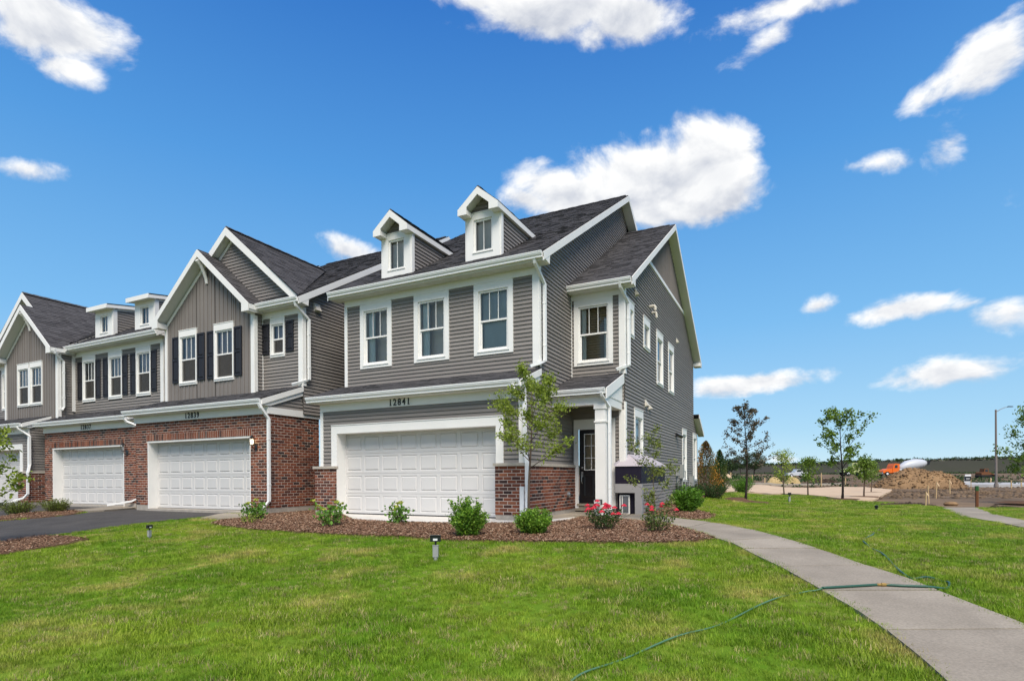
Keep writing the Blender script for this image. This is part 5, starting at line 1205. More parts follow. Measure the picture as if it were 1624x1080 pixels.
# garden bed shrubs in front of the end house (base pixel, width, height in metres)
def mpp(p): return (-p[0] * sn + p[1] * cs) / F_PX
def bed(px, py): q = gp(px, py); return (q.x, q.y, H(q.x, q.y) + .03)
for k, (px, py, w, h, lab, fl) in enumerate(((405, 826, .42, .46, 'small lime hydrangea at the left tip of the mulch bed below the brick garage', 4), (523, 837, .56, .60, 'largest lime hydrangea beside the left brick pier of the end garage', 7), (633, 832, .38, .48, 'small leafy hydrangea standing alone before the middle of the white garage door', 5))):
    sprig_shrub('hydrangea', lab, bed(px, py), w, h, 'leaf_hydrangea', .085, 15, 16, 'hydrangeas in the mulch bed', .62, 'hydrangea', flowers=(fl, .085, 'bloom_lime', 'flower_head'), seed=k + 5, asp=.7)
sprig_shrub('boxwood', 'tall uneven boxwood with upright sprigs before the white garage door', bed(742, 853), .36, .68, 'leaf_box', .042, 60, 170, 'boxwoods in the mulch bed', .78, 'boxwood', seed=11, fill=.12, asp=.6, leaf2='leaf_box_pale')
sprig_shrub('boxwood', 'low rounded boxwood in the mulch before the right brick pier', bed(846, 849), .47, .44, 'leaf_box', .042, 70, 150, 'boxwoods in the mulch bed', .5, 'boxwood', seed=12, fill=.12, asp=.6, leaf2='leaf_box_pale')
sprig_shrub('boxwood', 'boxwood at the walkway beyond the flowering roses, below the side wall', bed(1090, 813), .52, .72, 'leaf_box', .055, 56, 120, 'boxwoods in the mulch bed', .55, 'boxwood', seed=13, fill=.12, asp=.6)
sprig_shrub('rose_bush', 'rose bush full of red blooms by the porch column', bed(960, 843), .58, .50, 'leaf_rose', .05, 26, 26, 'rose bushes in the mulch bed', .5, 'rose bush', flowers=(19, .095, 'rose_red', 'rose'), seed=21, asp=.6)
sprig_shrub('rose_bush', 'rose bush with few red blooms under the leafy sapling', bed(1040, 846), .46, .52, 'leaf_rose', .05, 22, 26, 'rose bushes in the mulch bed', .62, 'rose bush', flowers=(6, .080, 'rose_red', 'rose'), seed=22, asp=.6, leaf2='leaf_sapling')
# ornamental trees near the house
b0 = bed(842, 836)
tree('crabapple_tree', 'young crabapple with bright thin leaves before the right brick pier', b0, 2.95, .036, .42, 1.05, 'leaf_bright', .058, 6200, limbs=16, rise=.62, sub=9, spread=.055, prof=lambda u: (1.2 - .85 * u), seed=4, group=None, clusters_of=5)
b1 = bed(1037, 825)
tree('sapling', 'low pale leafy sapling growing beside the walkway and side wall', b1, 1.35, .016, .12, .62, 'leaf_sapling', .065, 1500, limbs=12, rise=.9, sub=6, spread=.045, prof=lambda u: .75 + .3 * math.sin(3 * u), seed=6, clusters_of=5, cat='sapling')
# young tree out of frame on the left, its branches reach into the picture
p = gp(-38, 868); tree('maple_tree', 'young maple at the left edge, its leafy branches before the leftmost garage', (p.x, p.y, H(p.x, p.y)), 2.5, .04, .16, .98, 'leaf_bright', .085, 2000, 'bark_dark', limbs=14, rise=.6, sub=6, spread=.06, seed=9, clusters_of=6)
# lawn trees
def yard_tree(name, label, px, py, topy, radpx, leaf, n, ls, bark, cbpx, seed, group, **k):
    q = gp(px, py); s_ = mpp(q); ht = (py - topy) * s_; return tree(name, label, (q.x, q.y, H(q.x, q.y)), ht, k.pop('tr', .045) , (py - cbpx) / (py - topy), radpx * s_, leaf, ls, n, bark, seed=seed, group=group, **k), q, s_
G = 'young trees along the lawn edge'
yard_tree('purple_tree', 'dark purple-leaved tree in a round mulch ring on the lawn', 1183, 795, 640, 52, 'leaf_purple', 2900, .10, 'bark_dark', 742, 31, G, limbs=24, rise=.55, sub=8, spread=.065, prof=lambda u: max(.12, 1.0 - .9 * u) ** .7, tr=.06, clusters_of=4)
yard_tree('maple_tree', 'tallest green maple with open upright limbs at the lawn edge', 1335, 793, 662, 50, 'leaf_maple', 2300, .14, 'bark_dark', 752, 32, G, limbs=15, rise=.95, sub=5, spread=.10, tr=.06, clusters_of=9)
for k, (px, py, ty, r_, lab, cb) in enumerate(((1243, 784.5, 722, 19, 'small green tree before the straw piles, nearest the purple tree', 762), (1282, 786.5, 729, 13, 'narrow green tree between the straw piles and the tallest maple', 762), (1371, 789, 728, 13, 'left tree of the close pair standing on the straw blanket', 760), (1382, 781, 736, 13, 'right and farther tree of the close pair on the straw blanket', 758))):
    yard_tree('young_tree', lab, px, py, ty, r_, 'leaf_bright' if k == 0 else 'leaf_maple', 1300, .12, 'bark', cb, 40 + k, G, limbs=13, rise=.9, sub=6, spread=.16, tr=.05, clusters_of=6)
yard_tree('maple_tree', 'maple at the right edge of the photo beside the street lamp', 1637, 797, 655, 44, 'leaf_maple', 2800, .125, 'bark_dark', 772, 47, G, limbs=19, rise=.9, sub=6, spread=.15, tr=.06, clusters_of=9)
# mulch rings round the trees
def ring(px, py, r, label):
    q = gp(px, py); pts = [(q.x + r * math.cos(a) * (1 + .08 * math.sin(3 * a)), q.y + r * math.sin(a)) for a in [2 * math.pi * k / 20 for k in range(20)]]; mb = MB(); c = (q.x, q.y, H(q.x, q.y) + .10)
    rgs = [[(q.x + (x - q.x) * f, q.y + (y - q.y) * f, H(x, y) + z) for x, y in pts] for f, z in ((1, .01), (.72, .075), (.2, .09))]
    for a in range(2):
        for k in range(20): mb.poly([rgs[a][k], rgs[a][(k + 1) % 20], rgs[a + 1][(k + 1) % 20], rgs[a + 1][k]])
    mb.poly(rgs[2]); o = mb.build('mulch_ring', 'mulch_ground'); tag(o, label, 'mulch ring', 'mulch rings round young trees'); return (q.x, q.y, r)
RINGS = [ring(1186, 796.5, 1.05, 'dark mulch ring under the purple-leaved tree'), ring(1340, 793, .95, 'mulch ring under the tallest maple at the lawn edge'), ring(1371, 789, .9, 'mulch ring under the left tree of the pair'), ring(1382, 781.5, 1.0, 'mulch ring under the right tree of the pair'), ring(1637, 798, 1.2, 'mulch ring at the right edge of the photo')]
# evergreens and low shrubs at the rear corner of the end house
def arborvitae(label, px, py, topy, wpx, mats, seed):
    q = gp(px, py); s_ = mpp(q); h, w = (py - topy) * s_, wpx * s_; rg = np.random.default_rng(seed); base = (q.x, q.y, H(q.x, q.y)); root = thing('arborvitae', label, 'evergreen', base, 'arborvitae at the rear corner')
    t = MB(); t.tube([base, (base[0], base[1], base[2] + h * .9)], [.05, .01], 6); t.build('trunk', 'bark', root)
    n = 5200; z = rg.random(n) ** 1.15; a = rg.random(n) * 6.283; rr = w / 2 * (1 - z) ** .6 * np.clip(z * 7, .6, 1) * np.sqrt(rg.uniform(.25, 1.0, n)) * (1 + .26 * np.sin(a * 3 + z * 11) + .18 * rg.normal(size=n))
    C = np.c_[base[0] + rr * np.cos(a), base[1] + rr * np.sin(a), base[2] + .05 + z * h * .97]; dv = np.c_[np.cos(a) * .5, np.sin(a) * .5, np.full(n, .9)]
    noise_ = np.sin(a * 2 + 1.0) * .6 + np.sin(z * 7 + a) * .5 + rg.normal(size=n) * .35; edges = np.linspace(-1.1, 1.1, len(mats) + 1)[1:-1]; g = np.digitize(noise_, edges)
    for i, m in enumerate(mats):
        k = g == i
        if k.any():
            V, F = leaf_quads(C[k], .11, .3, rg, .4, dv[k]); raw_mesh('foliage', V, F, m, root)
arborvitae('browned orange arborvitae at the rear corner of the end house', 1120, 781, 698, 50, ['leaf_arb_brown', 'leaf_arb', 'leaf_arb_orange'], 51)
arborvitae('green arborvitae behind the browned orange one', 1142, 779, 712, 30, ['leaf_dark', 'leaf_arb'], 52)
def low_shrub(label, px, py, w, h, leaf, seed, n=60, ls=.06, name='shrub'): sprig_shrub(name, label, bed(px, py), w, h, leaf, ls, n, 46, 'low shrubs along the side wall', .45, 'shrub', seed=seed, fill=.08, asp=.4)
low_shrub('dark feathery shrub against the utility meters on the side wall', 1070, 797, 1.5, .75, 'leaf_dark', 61)
low_shrub('dark feathery shrub in front of the rear corner windows', 1097, 790, 1.5, .7, 'leaf_dark', 62)
low_shrub('broad dark green shrub below the browned arborvitae', 1130, 791, 1.7, .72, 'leaf_dark', 63, 80)
low_shrub('round bright green shrub beyond the lawn beside the purple tree', 1176, 781, 1.3, 1.0, 'leaf_box', 64, 70, .09)
low_shrub('low juniper on the mulch island, nearer the left edge', 28, 815, 1.3, .42, 'leaf_juniper', 65, 60, .05, 'juniper')
low_shrub('low juniper on the mulch island, before the 12837 garage door', 90, 812, 1.0, .40, 'leaf_juniper', 66, 60, .05, 'juniper')
q = bed(395, 832); sprig_shrub('weed', 'pale weed beside the small hydrangea at the bed tip', q, .4, .28, 'leaf_bright', .05, 12, 16, None, .5, 'weed', seed=70)

# ------------------------------------------------------------------ grass and mulch chips
def scatter_poly(poly, dens, rg=rng):
    xs = [p[0] for p in poly]; ys = [p[1] for p in poly]; n = int((max(xs) - min(xs)) * (max(ys) - min(ys)) * dens); P = np.c_[rg.uniform(min(xs), max(xs), n), rg.uniform(min(ys), max(ys), n)]
    return P[inpoly(P, poly)]
def chips(poly, dens, label_name):
    P = scatter_poly(poly, dens); n = len(P); z = np.array([H(x, y) for x, y in P]) + .035 + rng.uniform(0, .03, n); C = np.c_[P, z]
    a = rng.uniform(0, 6.283, n); t = rng.normal(size=n) * .28; L = rng.uniform(.008, .026, n)[:, None]; W = rng.uniform(.003, .008, n)[:, None]
    u = np.c_[np.cos(a), np.sin(a), t]; v = np.c_[-np.sin(a), np.cos(a), rng.normal(size=n) * .4]
    V = np.stack([C - u * L - v * W, C + u * L - v * W * .6, C + u * L + v * W, C - u * L + v * W * .8], 1).reshape(-1, 3); raw_mesh('mulch_chips', V, np.arange(n * 4).reshape(-1, 4), 'chip', None, 'stuff')
chips(MULCH_MAIN, 3200, ''); chips(MULCH_SIDE, 1000, ''); chips(ISLAND_LOW, 900, ''); chips(ISLAND_UP, 500, '')

def grass_material():
    m = bpy.data.materials.new('grass'); m.use_nodes = True; nt = m.node_tree; N, L = nt.nodes, nt.links; p = N['Principled BSDF']; p.inputs['Roughness'].default_value = .55; p.inputs['Specular IOR Level'].default_value = .25
    g = N.new('ShaderNodeNewGeometry'); oi = N.new('ShaderNodeObjectInfo')
    def noise(sc, det=4):
        n = N.new('ShaderNodeTexNoise'); n.inputs['Scale'].default_value = sc; n.inputs['Detail'].default_value = det; L.new(g.outputs['Position'], n.inputs['Vector']); return n.outputs[0]
    def rng_(s, a, b):
        r = N.new('ShaderNodeMapRange'); L.new(s, r.inputs[0]); r.inputs[1].default_value = a; r.inputs[2].default_value = b; return r.outputs[0]
    def mix(f, a, b):
        x = N.new('ShaderNodeMix'); x.data_type = 'RGBA'
        L.new(f, x.inputs[0]) if not isinstance(f, float) else None
        for i, c in ((6, a), (7, b)):
            if isinstance(c, tuple): x.inputs[i].default_value = (*c, 1)
            else: L.new(c, x.inputs[i])
        return x.outputs[2]
    c1 = mix(rng_(noise(.55), .38, .62), (.150, .285, .014), (.285, .380, .030))
    c2 = mix(rng_(noise(1.1, 7), .54, .70), c1, (.52, .44, .13))
    c2b = mix(rng_(oi.outputs['Random'], .55, 1.1), c2, (.33, .40, .04)); c3 = mix(rng_(oi.outputs['Random'], .90, .93), c2b, (.52, .42, .20))
    h = N.new('ShaderNodeHueSaturation'); L.new(c3, h.inputs['Color']); v = N.new('ShaderNodeMapRange'); L.new(oi.outputs['Random'], v.inputs[0]); v.inputs[3].default_value = .62; v.inputs[4].default_value = 1.45; wn = N.new('ShaderNodeMath'); wn.operation = 'FRACT'; w7 = N.new('ShaderNodeMath'); w7.operation = 'MULTIPLY'; w7.inputs[1].default_value = 17.31; L.new(oi.outputs['Random'], w7.inputs[0]); L.new(w7.outputs[0], wn.inputs[0]); L.new(wn.outputs[0], v.inputs[0]); L.new(v.outputs[0], h.inputs['Value'])
    L.new(h.outputs[0], p.inputs['Base Color']); t = N.new('ShaderNodeBsdfTranslucent'); L.new(h.outputs[0], t.inputs['Color']); ms = N.new('ShaderNodeMixShader'); ms.inputs[0].default_value = .4
    L.new(p.outputs[0], ms.inputs[1]); L.new(t.outputs[0], ms.inputs[2]); L.new(ms.outputs[0], N['Material Output'].inputs['Surface']); MATS['grass'] = m
grass_material()
def grass():
    src = bpy.data.collections.new('grass_tufts')
    for k in range(6):
        rg = np.random.default_rng(100 + k); n = 34; a = rg.uniform(0, 6.283, n); r = .085 * np.sqrt(rg.random(n)); b = np.c_[r * np.cos(a), r * np.sin(a), np.full(n, -.012)]
        h = rg.uniform(.030, .062, n); az = rg.uniform(0, 6.283, n); ln = rg.uniform(.1, .85, n) * h; d = np.c_[np.cos(az), np.sin(az), np.zeros(n)]; s = np.c_[-np.sin(az), np.cos(az), np.zeros(n)] * rg.uniform(.0016, .0030, n)[:, None]
        m = b + d * ln[:, None] * .35 + np.c_[np.zeros(n), np.zeros(n), h * .62]; t = b + d * ln[:, None] + np.c_[np.zeros(n), np.zeros(n), h]
        V = np.stack([b - s, b + s, m + s * .8, m - s * .8, t + s * .15, t - s * .15], 1).reshape(-1, 3); F = np.array([[[i * 6, i * 6 + 1, i * 6 + 2, i * 6 + 3], [i * 6 + 3, i * 6 + 2, i * 6 + 4, i * 6 + 5]] for i in range(n)]).reshape(-1, 4)
        o = raw_mesh('grass_tuft', V, F, 'grass'); COL.objects.unlink(o); src.objects.link(o)
    pts = []; sc = []
    for (d0, d1, dens, s0, s1) in ((2.8, 8, 360, .55, 1.05), (8, 14, 200, .75, 1.15), (14, 24, 80, 1.0, 1.5), (24, 36, 26, 1.4, 2.2)):
        n = int(dens * (d1 - d0) * 2.3 * (d0 + d1) / 2 * 1.0); D = np.sqrt(rng.uniform(d0 ** 2, d1 ** 2, n)); lt = D * rng.uniform(-1.12, 1.12, n)
        x = lt * cs - D * sn; y = lt * sn + D * cs; P = np.c_[x, y]; ok = inpoly(P, LAWN)
        jit = P + rng.normal(size=P.shape) * .02
        for poly in (WALK, MULCH_MAIN, MULCH_SIDE, ISLAND_LOW, ISLAND_UP, DRIVE, DRIVE_2, APRON, PORCH, FARWALK): ok &= ~inpoly(jit, poly)
        for (rx, ry, r) in RINGS: ok &= np.hypot(x - rx, y - ry) > r
        ok &= ~((x > -11.8) & (x < -4.0) & (y > 11.5) & (y < 28)); ok &= ~((x < -11.6) & (y > 11.0))
        P = P[ok]; pts.append(np.c_[P, [H(a, b) for a, b in P]]); cl = np.array([mnoise.noise((a * 1.1, b * 1.1, 0)) + .6 * mnoise.noise((a * 3.1, b * 3.1, 4)) for a, b in P]); sc.append(rng.uniform(s0, s1, len(P)) * np.clip(1 + .55 * cl, .45, 1.7))
    for E_ in (W_UP, W_LO, MULCH_MAIN):                          # ragged tufts leaning over the edges of the path and the bed
        for i in range(len(E_) - 1):
            a, b = np.array(E_[i]), np.array(E_[i + 1]); Ln = np.hypot(*(b - a)); k = int(Ln * 34); t = rng.random(k)[:, None]; Q = a + (b - a) * t + rng.normal(size=(k, 2)) * .035; Q = Q[inpoly(Q, LAWN)]
            if len(Q): pts.append(np.c_[Q, [H(x, y) + .004 for x, y in Q]]); sc.append(rng.uniform(.55, 1.15, len(Q)))
    pts = np.concatenate(pts); sc = np.concatenate(sc); me = bpy.data.meshes.new('grass'); me.vertices.add(len(pts)); me.vertices.foreach_set('co', pts.astype(np.float32).ravel())
    at = me.attributes.new('tuft_scale', 'FLOAT', 'POINT'); at.data.foreach_set('value', sc.astype(np.float32)); ar = me.attributes.new('tuft_turn', 'FLOAT', 'POINT'); ar.data.foreach_set('value', rng.uniform(0, 6.283, len(pts)).astype(np.float32))
    o = link('grass', me, None, 'stuff'); me.materials.append(MATS['grass'])
    ng = bpy.data.node_groups.new('grass_scatter', 'GeometryNodeTree'); ng.interface.new_socket('Geometry', in_out='INPUT', socket_type='NodeSocketGeometry'); ng.interface.new_socket('Geometry', in_out='OUTPUT', socket_type='NodeSocketGeometry')
    N, L = ng.nodes, ng.links; gi, go = N.new('NodeGroupInput'), N.new('NodeGroupOutput'); ci = N.new('GeometryNodeCollectionInfo'); ci.inputs['Collection'].default_value = src; ci.inputs['Separate Children'].default_value = True; ci.inputs['Reset Children'].default_value = True
    mp = N.new('GeometryNodeMeshToPoints'); ip = N.new('GeometryNodeInstanceOnPoints'); ip.inputs['Pick Instance'].default_value = True
    a1 = N.new('GeometryNodeInputNamedAttribute'); a1.data_type = 'FLOAT'; a1.inputs['Name'].default_value = 'tuft_scale'; a2 = N.new('GeometryNodeInputNamedAttribute'); a2.data_type = 'FLOAT'; a2.inputs['Name'].default_value = 'tuft_turn'
    cx = N.new('ShaderNodeCombineXYZ'); L.new(a2.outputs['Attribute'], cx.inputs[2]); L.new(gi.outputs[0], mp.inputs['Mesh']); L.new(mp.outputs[0], ip.inputs['Points']); L.new(ci.outputs[0], ip.inputs['Instance']); L.new(a1.outputs['Attribute'], ip.inputs['Scale'])
    L.new(cx.outputs[0], ip.inputs['Rotation']); L.new(ip.outputs[0], go.inputs[0]); md = o.modifiers.new('grass_scatter', 'NODES'); md.node_group = ng
    print('grass tufts', len(pts))
grass()

# ------------------------------------------------------------------ things on the lawn
def ground_pt(px, py, dz=0.0): q = gp(px, py); return Vector((q.x, q.y, H(q.x, q.y) + dz))
HOSE_L = [(905, 1085), (940, 1066), (1010, 1038), (1080, 1012), (1140, 992), (1200, 966), (1245, 946), (1275, 942), (1304, 940.5)]
HOSE_R = [(1304, 940), (1340, 938), (1380, 935.5), (1401, 935), (1440, 937), (1487, 937.5), (1500, 934), (1506, 929), (1500, 924.5), (1488, 921), (1465, 918), (1445, 917.5), (1430, 911), (1420, 899), (1405, 885), (1388, 873), (1376, 866), (1369, 860), (1372, 855), (1382, 851), (1388, 844), (1398, 838)]
def hose():
    root = thing('garden_hose', 'dark green garden hose lying across the walkway and through the grass', 'hose', ground_pt(1304, 940))
    for pts, in_grass in ((HOSE_L, True), (HOSE_R, False)):
        raw_ = [ground_pt(*p) for p in pts]; out = []
        for i in range(len(raw_) - 1):
            for k in range(5):
                t = k / 5; P0, P1, P2, P3 = raw_[max(i - 1, 0)], raw_[i], raw_[i + 1], raw_[min(i + 2, len(raw_) - 1)]
                q = .5 * ((2 * P1) + (P2 - P0) * t + (2 * P0 - 5 * P1 + 4 * P2 - P3) * t * t + (3 * P1 - P0 - 3 * P2 + P3) * t ** 3); out.append(q)
        out.append(raw_[-1]); on = inpoly([(p.x, p.y) for p in out], WALK)
        zz = [H(p.x, p.y) + (.052 if o else .014 + .014 * math.sin(i * .55)) for i, (p, o) in enumerate(zip(out, on))]
        for _ in range(3): zz = [zz[0]] + [(zz[i - 1] + 2 * zz[i] + zz[i + 1]) / 4 for i in range(1, len(zz) - 1)] + [zz[-1]]
        mb = MB(); mb.tube([(p.x, p.y, z + (0 if not in_grass else .004)) for p, z in zip(out, zz)], .0125 if not in_grass else .0075, 8); mb.build('hose_line', 'hose_green' if not in_grass else 'hose_faded', root, smooth=True)
    c = ground_pt(1401, 935, .052); d = (ground_pt(1420, 936) - ground_pt(1385, 935.5)).normalized(); mb = MB(); mb.tube([c - d * .06, c - d * .02, c - d * .019, c + d * .019, c + d * .02, c + d * .06], [.015, .015, .020, .020, .015, .015], 10); mb.build('hose_coupling', 'brass', root)
hose()
def lawn_light(px, py, topy, label, turn, big=False):
    q = ground_pt(px, py); s_ = mpp(q); h = (py - topy) * s_; root = thing('landscape_light', label, 'garden light', q, 'stake lights on the lawn'); u = Vector((math.cos(turn), math.sin(turn), 0)); v = Vector((-u.y, u.x, 0))
    def bx(a, b, c, d, e, f, m, name, par=root, bev=0):
        mb = MB(); mb.hexa([q + u * x + v * y + Vector((0, 0, z)) for x, y, z in ((a, c, e), (b, c, e), (b, d, e), (a, d, e), (a, c, f), (b, c, f), (b, d, f), (a, d, f))]); return mb.build(name, m, par)
    w = h * .105
    pm = MB(); pm.tube([q + Vector((0, 0, -.1)), q + Vector((0, 0, h * .16))], w * .75, 8); pm.build('ground_stake', 'grey_plastic', root)
    bx(-w, w, -w * .8, w * .8, h * .15, h * .58, 'grey_plastic', 'junction_box'); bx(-w * 1.1, w * 1.1, -w * .9, w * .9, h * .581, h * .61, 'grey_plastic', 'box_lid')
    nm = MB(); nm.tube([q + Vector((0, 0, h * .61)), q + Vector((0, 0, h * .76))], w * .35, 8); nm.build('swivel', 'black_metal', root)
    hw = w * 1.9; hd = bx(-hw, hw, -w * .9, w * .7, h * .75, h * 1.0, 'black_metal', 'lamp_head'); bx(-hw * 1.05, hw * 1.05, -w * 1.25, -w * .905, h * .97, h * 1.0, 'black_metal', 'visor')
    bx(-hw * .8, hw * .8, -w * .93, -w * .901, h * .78, h * .95, 'dark_glass', 'lens', hd); bx(-hw * .42, hw * .42, -w * .96, -w * .931, h * .79, h * .87, 'label_white', 'label', hd)
lawn_light(691, 889, 848, 'grey stake light with black head nearest the camera, before the mulch bed', .46)
lawn_light(237, 854, 832, 'grey stake light with a narrow black head near the asphalt driveway', 1.75)
lawn_light(1252, 797, 781, 'small stake light on the lawn right of the purple-leaved tree', 1.9)
q = ground_pt(1390, 809); mb = MB(); mb.lathe(q, [(.05, -.02), (.05, .06), (.03, .08), (.05, .09), (.06, .15), (.02, .17)], 10); tag(mb.build('lawn_valve', 'black_metal'), 'small black fitting sticking out of the right hand lawn', 'valve')
# porch floodlight and white bag by the column
q = Vector((-4.22, 13.28, .06)); root = thing('porch_spotlight', 'small black spotlight standing before the porch column', 'spotlight', q); m1 = MB(); m1.tube([q, q + Vector((0, 0, .26))], .012, 6); m1.build('stem', 'black_metal', root); m1 = MB(); m1.hexa([q + Vector(p) for p in ((-.10, -.05, .24), (.10, -.05, .24), (.10, .05, .24), (-.10, .05, .24), (-.10, -.07, .38), (.10, -.07, .38), (.10, .03, .38), (-.10, .03, .38))]); m1.build('lamp_head', 'black_metal', root); m1 = MB(); m1.poly([q + Vector(p) for p in ((-.08, -.056, .26), (.08, -.056, .26), (.08, -.072, .36), (-.08, -.072, .36))]); m1.build('lens', 'label_white', root)

# low enclosure against the side wall right of the porch
def enclosure():
    x0, x1, y0, y1 = -4.22, -3.50, 14.72, 17.8; root = thing('utility_enclosure', 'low enclosure with pale sloping top and dark band beside the porch', 'enclosure', (-3.8, 16, -.05))
    def bx(name, m, *a):
        mb = MB(); mb.box(*a); return mb.build(name, m, root)
    t = MB(); t.prism([(x0, y0 - .03, 1.26), (x1 + .03, y0 - .03, 1.26), (x1 + .03, y0 - .03, 1.31), (-3.97, y0 + .5, 1.60), (x0, y0 - .03, 1.34)], [(x0 + .26, y1, 1.26), (x1 + .03, y1 + .03, 1.26), (x1 + .03, y1 + .03, 1.31), (-3.97, y1 - .1, 1.62), (-3.965, y1, 1.34)]); t.build('lid', 'box_top', root)
    bx('band', 'band_dark', x0 + .02, x1, y0, y1, .80, 1.258)
    bx('beam', 'box_grey', x0 + .02, x1 + .02, y0 - .02, y0 + .08, .56, .798); 
    bx('post', 'box_grey', x1 - .17, x1 + .02, y0 - .02, y0 + .12, -.15, .559)
    bx('back_panel', 'band_dark', x0 + .05, x1 - .18, y0 + .14, y0 + .16, -.15, .559)
    w = bx('window_frame', 'white_trim', x0 + .12, x1 - .33, y0 + .06, y0 + .11, .0, .50)
    for a, b in ((x0 + .15, -4.04), (-4.01, x1 - .36)): mb = MB(); mb.box(a, b, y0 + .05, y0 + .058, .03, .47); mb.build('pane', 'shade_dark', w)
    z = -.15
    while z < .79: mb = MB(); mb.prism([(x1 - .02, y0 + .13, z), (x1 + .006, y0 + .13, z), (x1 - .012, y0 + .13, z + .1), (x1 - .02, y0 + .13, z + .1)], [(x1 - .02, y1, z), (x1 + .006, y1, z), (x1 - .012, y1, z + .1), (x1 - .02, y1, z + .1)]); mb.build('siding_board', 'siding', root); z += .1016
enclosure()

# ------------------------------------------------------------------ building site beyond the lawn
def mound(name, label, px, py, wpx, hpx, m, seed, depth=.55, group=None, cat='mound'):
    q = ground_pt(px, py); s_ = mpp(q); w, h = wpx * s_ / 2, hpx * s_; n = 44; mb = MB(); u, v = rgt, fwd
    c = q + v * (w * depth * .6)
    for j in range(n + 1):
        for i in range(n + 1):
            a, b = (i / n * 2 - 1), (j / n * 2 - 1); r = math.hypot(a, b); p = c + u * (a * w * 1.05) + v * (b * w * depth * 1.05)
            base = max(0, 1 - r ** 2.1 * (1 + .25 * mnoise.noise((a * 2 + seed, b * 2, seed)))); z = h * base * (1 + .22 * mnoise.noise((a * 2.4, b * 2.4, seed + 9.0))) + (.09 * h * mnoise.noise((a * 9, b * 9, seed)) + .05 * h * mnoise.noise((a * 22, b * 22, seed))) * min(1, base * 4)
            mb.v.append((p.x, p.y, H(p.x, p.y) - .12 + z - (0 if base > 0 else .2)))
    for j in range(n):
        for i in range(n): k = j * (n + 1) + i; mb.f.append([k, k + 1, k + n + 2, k + n + 1]); mb.m.append(0)
    o = tag(mb.build(name, m, None, smooth=True), label, cat, group)
    if name != 'straw_pile':
        rg = np.random.default_rng(int(seed * 10)); k = int(min(5200, 44 * wpx)); ix = rg.integers(0, len(mb.v), k); base = np.array(mb.v)[ix]; nz = np.array([H(a, b) for a, b in base[:, :2]]); base = base[base[:, 2] > nz - .10]; k = len(base)
        if k:
            base = base + rg.normal(size=(k, 3)) * np.array([1, 1, 0]) * (2 * w / n) * .5; r = rg.gamma(1.6, h * .007 + .014, k)[:, None]; shp = np.array([[1, 0, 0], [0, 1, 0], [-1, 0, 0], [0, -1, 0], [0, 0, 1], [0, 0, -1]], float); fc = np.array([[0, 1, 4], [1, 2, 4], [2, 3, 4], [3, 0, 4], [1, 0, 5], [2, 1, 5], [3, 2, 5], [0, 3, 5]])
            V = (shp[None] * rg.uniform(.55, 1.4, (k, 6, 1)) * r[:, :, None] * np.array([1.3, 1.3, .8]) + base[:, None, :]).reshape(-1, 3); F = (fc[None] + (np.arange(k) * 6)[:, None, None]).reshape(-1, 3); raw_mesh('clods', V, F, m, o, 'stuff')
    return o
mound('dirt_mound', 'large brown dirt mound in front of the mixer truck', 1472, 774, 142, 32, 'soil_clay', 3.0, .5)
mound('straw_pile', 'tan straw pile left of the small white vehicle', 1231, 768.5, 26, 13, 'hay', 5.0, .6, 'straw piles at the site', 'straw pile')
mound('straw_pile', 'larger rounded straw pile below the small white vehicle', 1259, 767.5, 26, 13, 'hay', 6.0, .6, 'straw piles at the site', 'straw pile')
mound('straw_pile', 'pale straw pile at far left beside the evergreens', 1152, 758, 20, 8, 'straw', 6.4, .6, 'straw piles at the site', 'straw pile')
for k, (px, py, w, h, lab) in enumerate(((1310, 767, 52, 8, 'dark soil heap behind the narrow young tree'), (1180, 767.5, 46, 7, 'dark soil heap left of the straw piles'), (1440, 801, 120, 6, 'dark soil ridge along the lawn edge, below the survey stakes'), (1600, 806, 90, 6, 'dark soil ridge at the right beside the far walkway'), (1500, 770, 70, 7, 'dark soil heap at the foot of the big dirt mound'), (1560, 782, 60, 5, 'low brown soil heap before the street lamp'))):
    mound('soil_heap', lab, px, py, w, h, 'soil_dark' if k != 5 else 'soil', 10.0 + k, .35, 'dark soil heaps on the site', 'soil heap')
q = gp(1508, 799.5); mb = MB(); mb.lathe((q.x, q.y, H(q.x, q.y) - .1), [(.05, 0), (.22, .04), (.27, .12), (.18, .20), (.04, .22)], 9); tag(mb.build('boulder', 'soil_clay', None, smooth=False), 'tan boulder lying on the soil at the lawn edge', 'boulder')
# kerb and road across the site
def strip(name, px0, px1, py0, py1, m, dz, h=0.0):
    a, b = ground_pt(px0, py0), ground_pt(px1, py0); c, d = ground_pt(px1, py1), ground_pt(px0, py1); n = 24; mb = MB()
    for k in range(n):
        r = []
        for t in (k / n, (k + 1) / n):
            f, g = a.lerp(b, t), d.lerp(c, t); r.append((Vector((f.x, f.y, H(f.x, f.y) + dz)), Vector((g.x, g.y, H(g.x, g.y) + dz))))
        (f0, g0), (f1, g1) = r; mb.poly([f0, f1, g1, g0]); dn = Vector((0, 0, -max(h, .1)))
        mb.poly([f0, f1, f1 + dn, f0 + dn]); mb.poly([g0, g1, g1 + dn, g0 + dn])
    return mb.build(name, m, None, kind='structure')
strip('kerb', 1150, 1335, 769.2, 768.2, 'concrete', .22, .4); strip('road', 1525, 1760, 771.5, 768.0, 'road_pale', .30, .4)
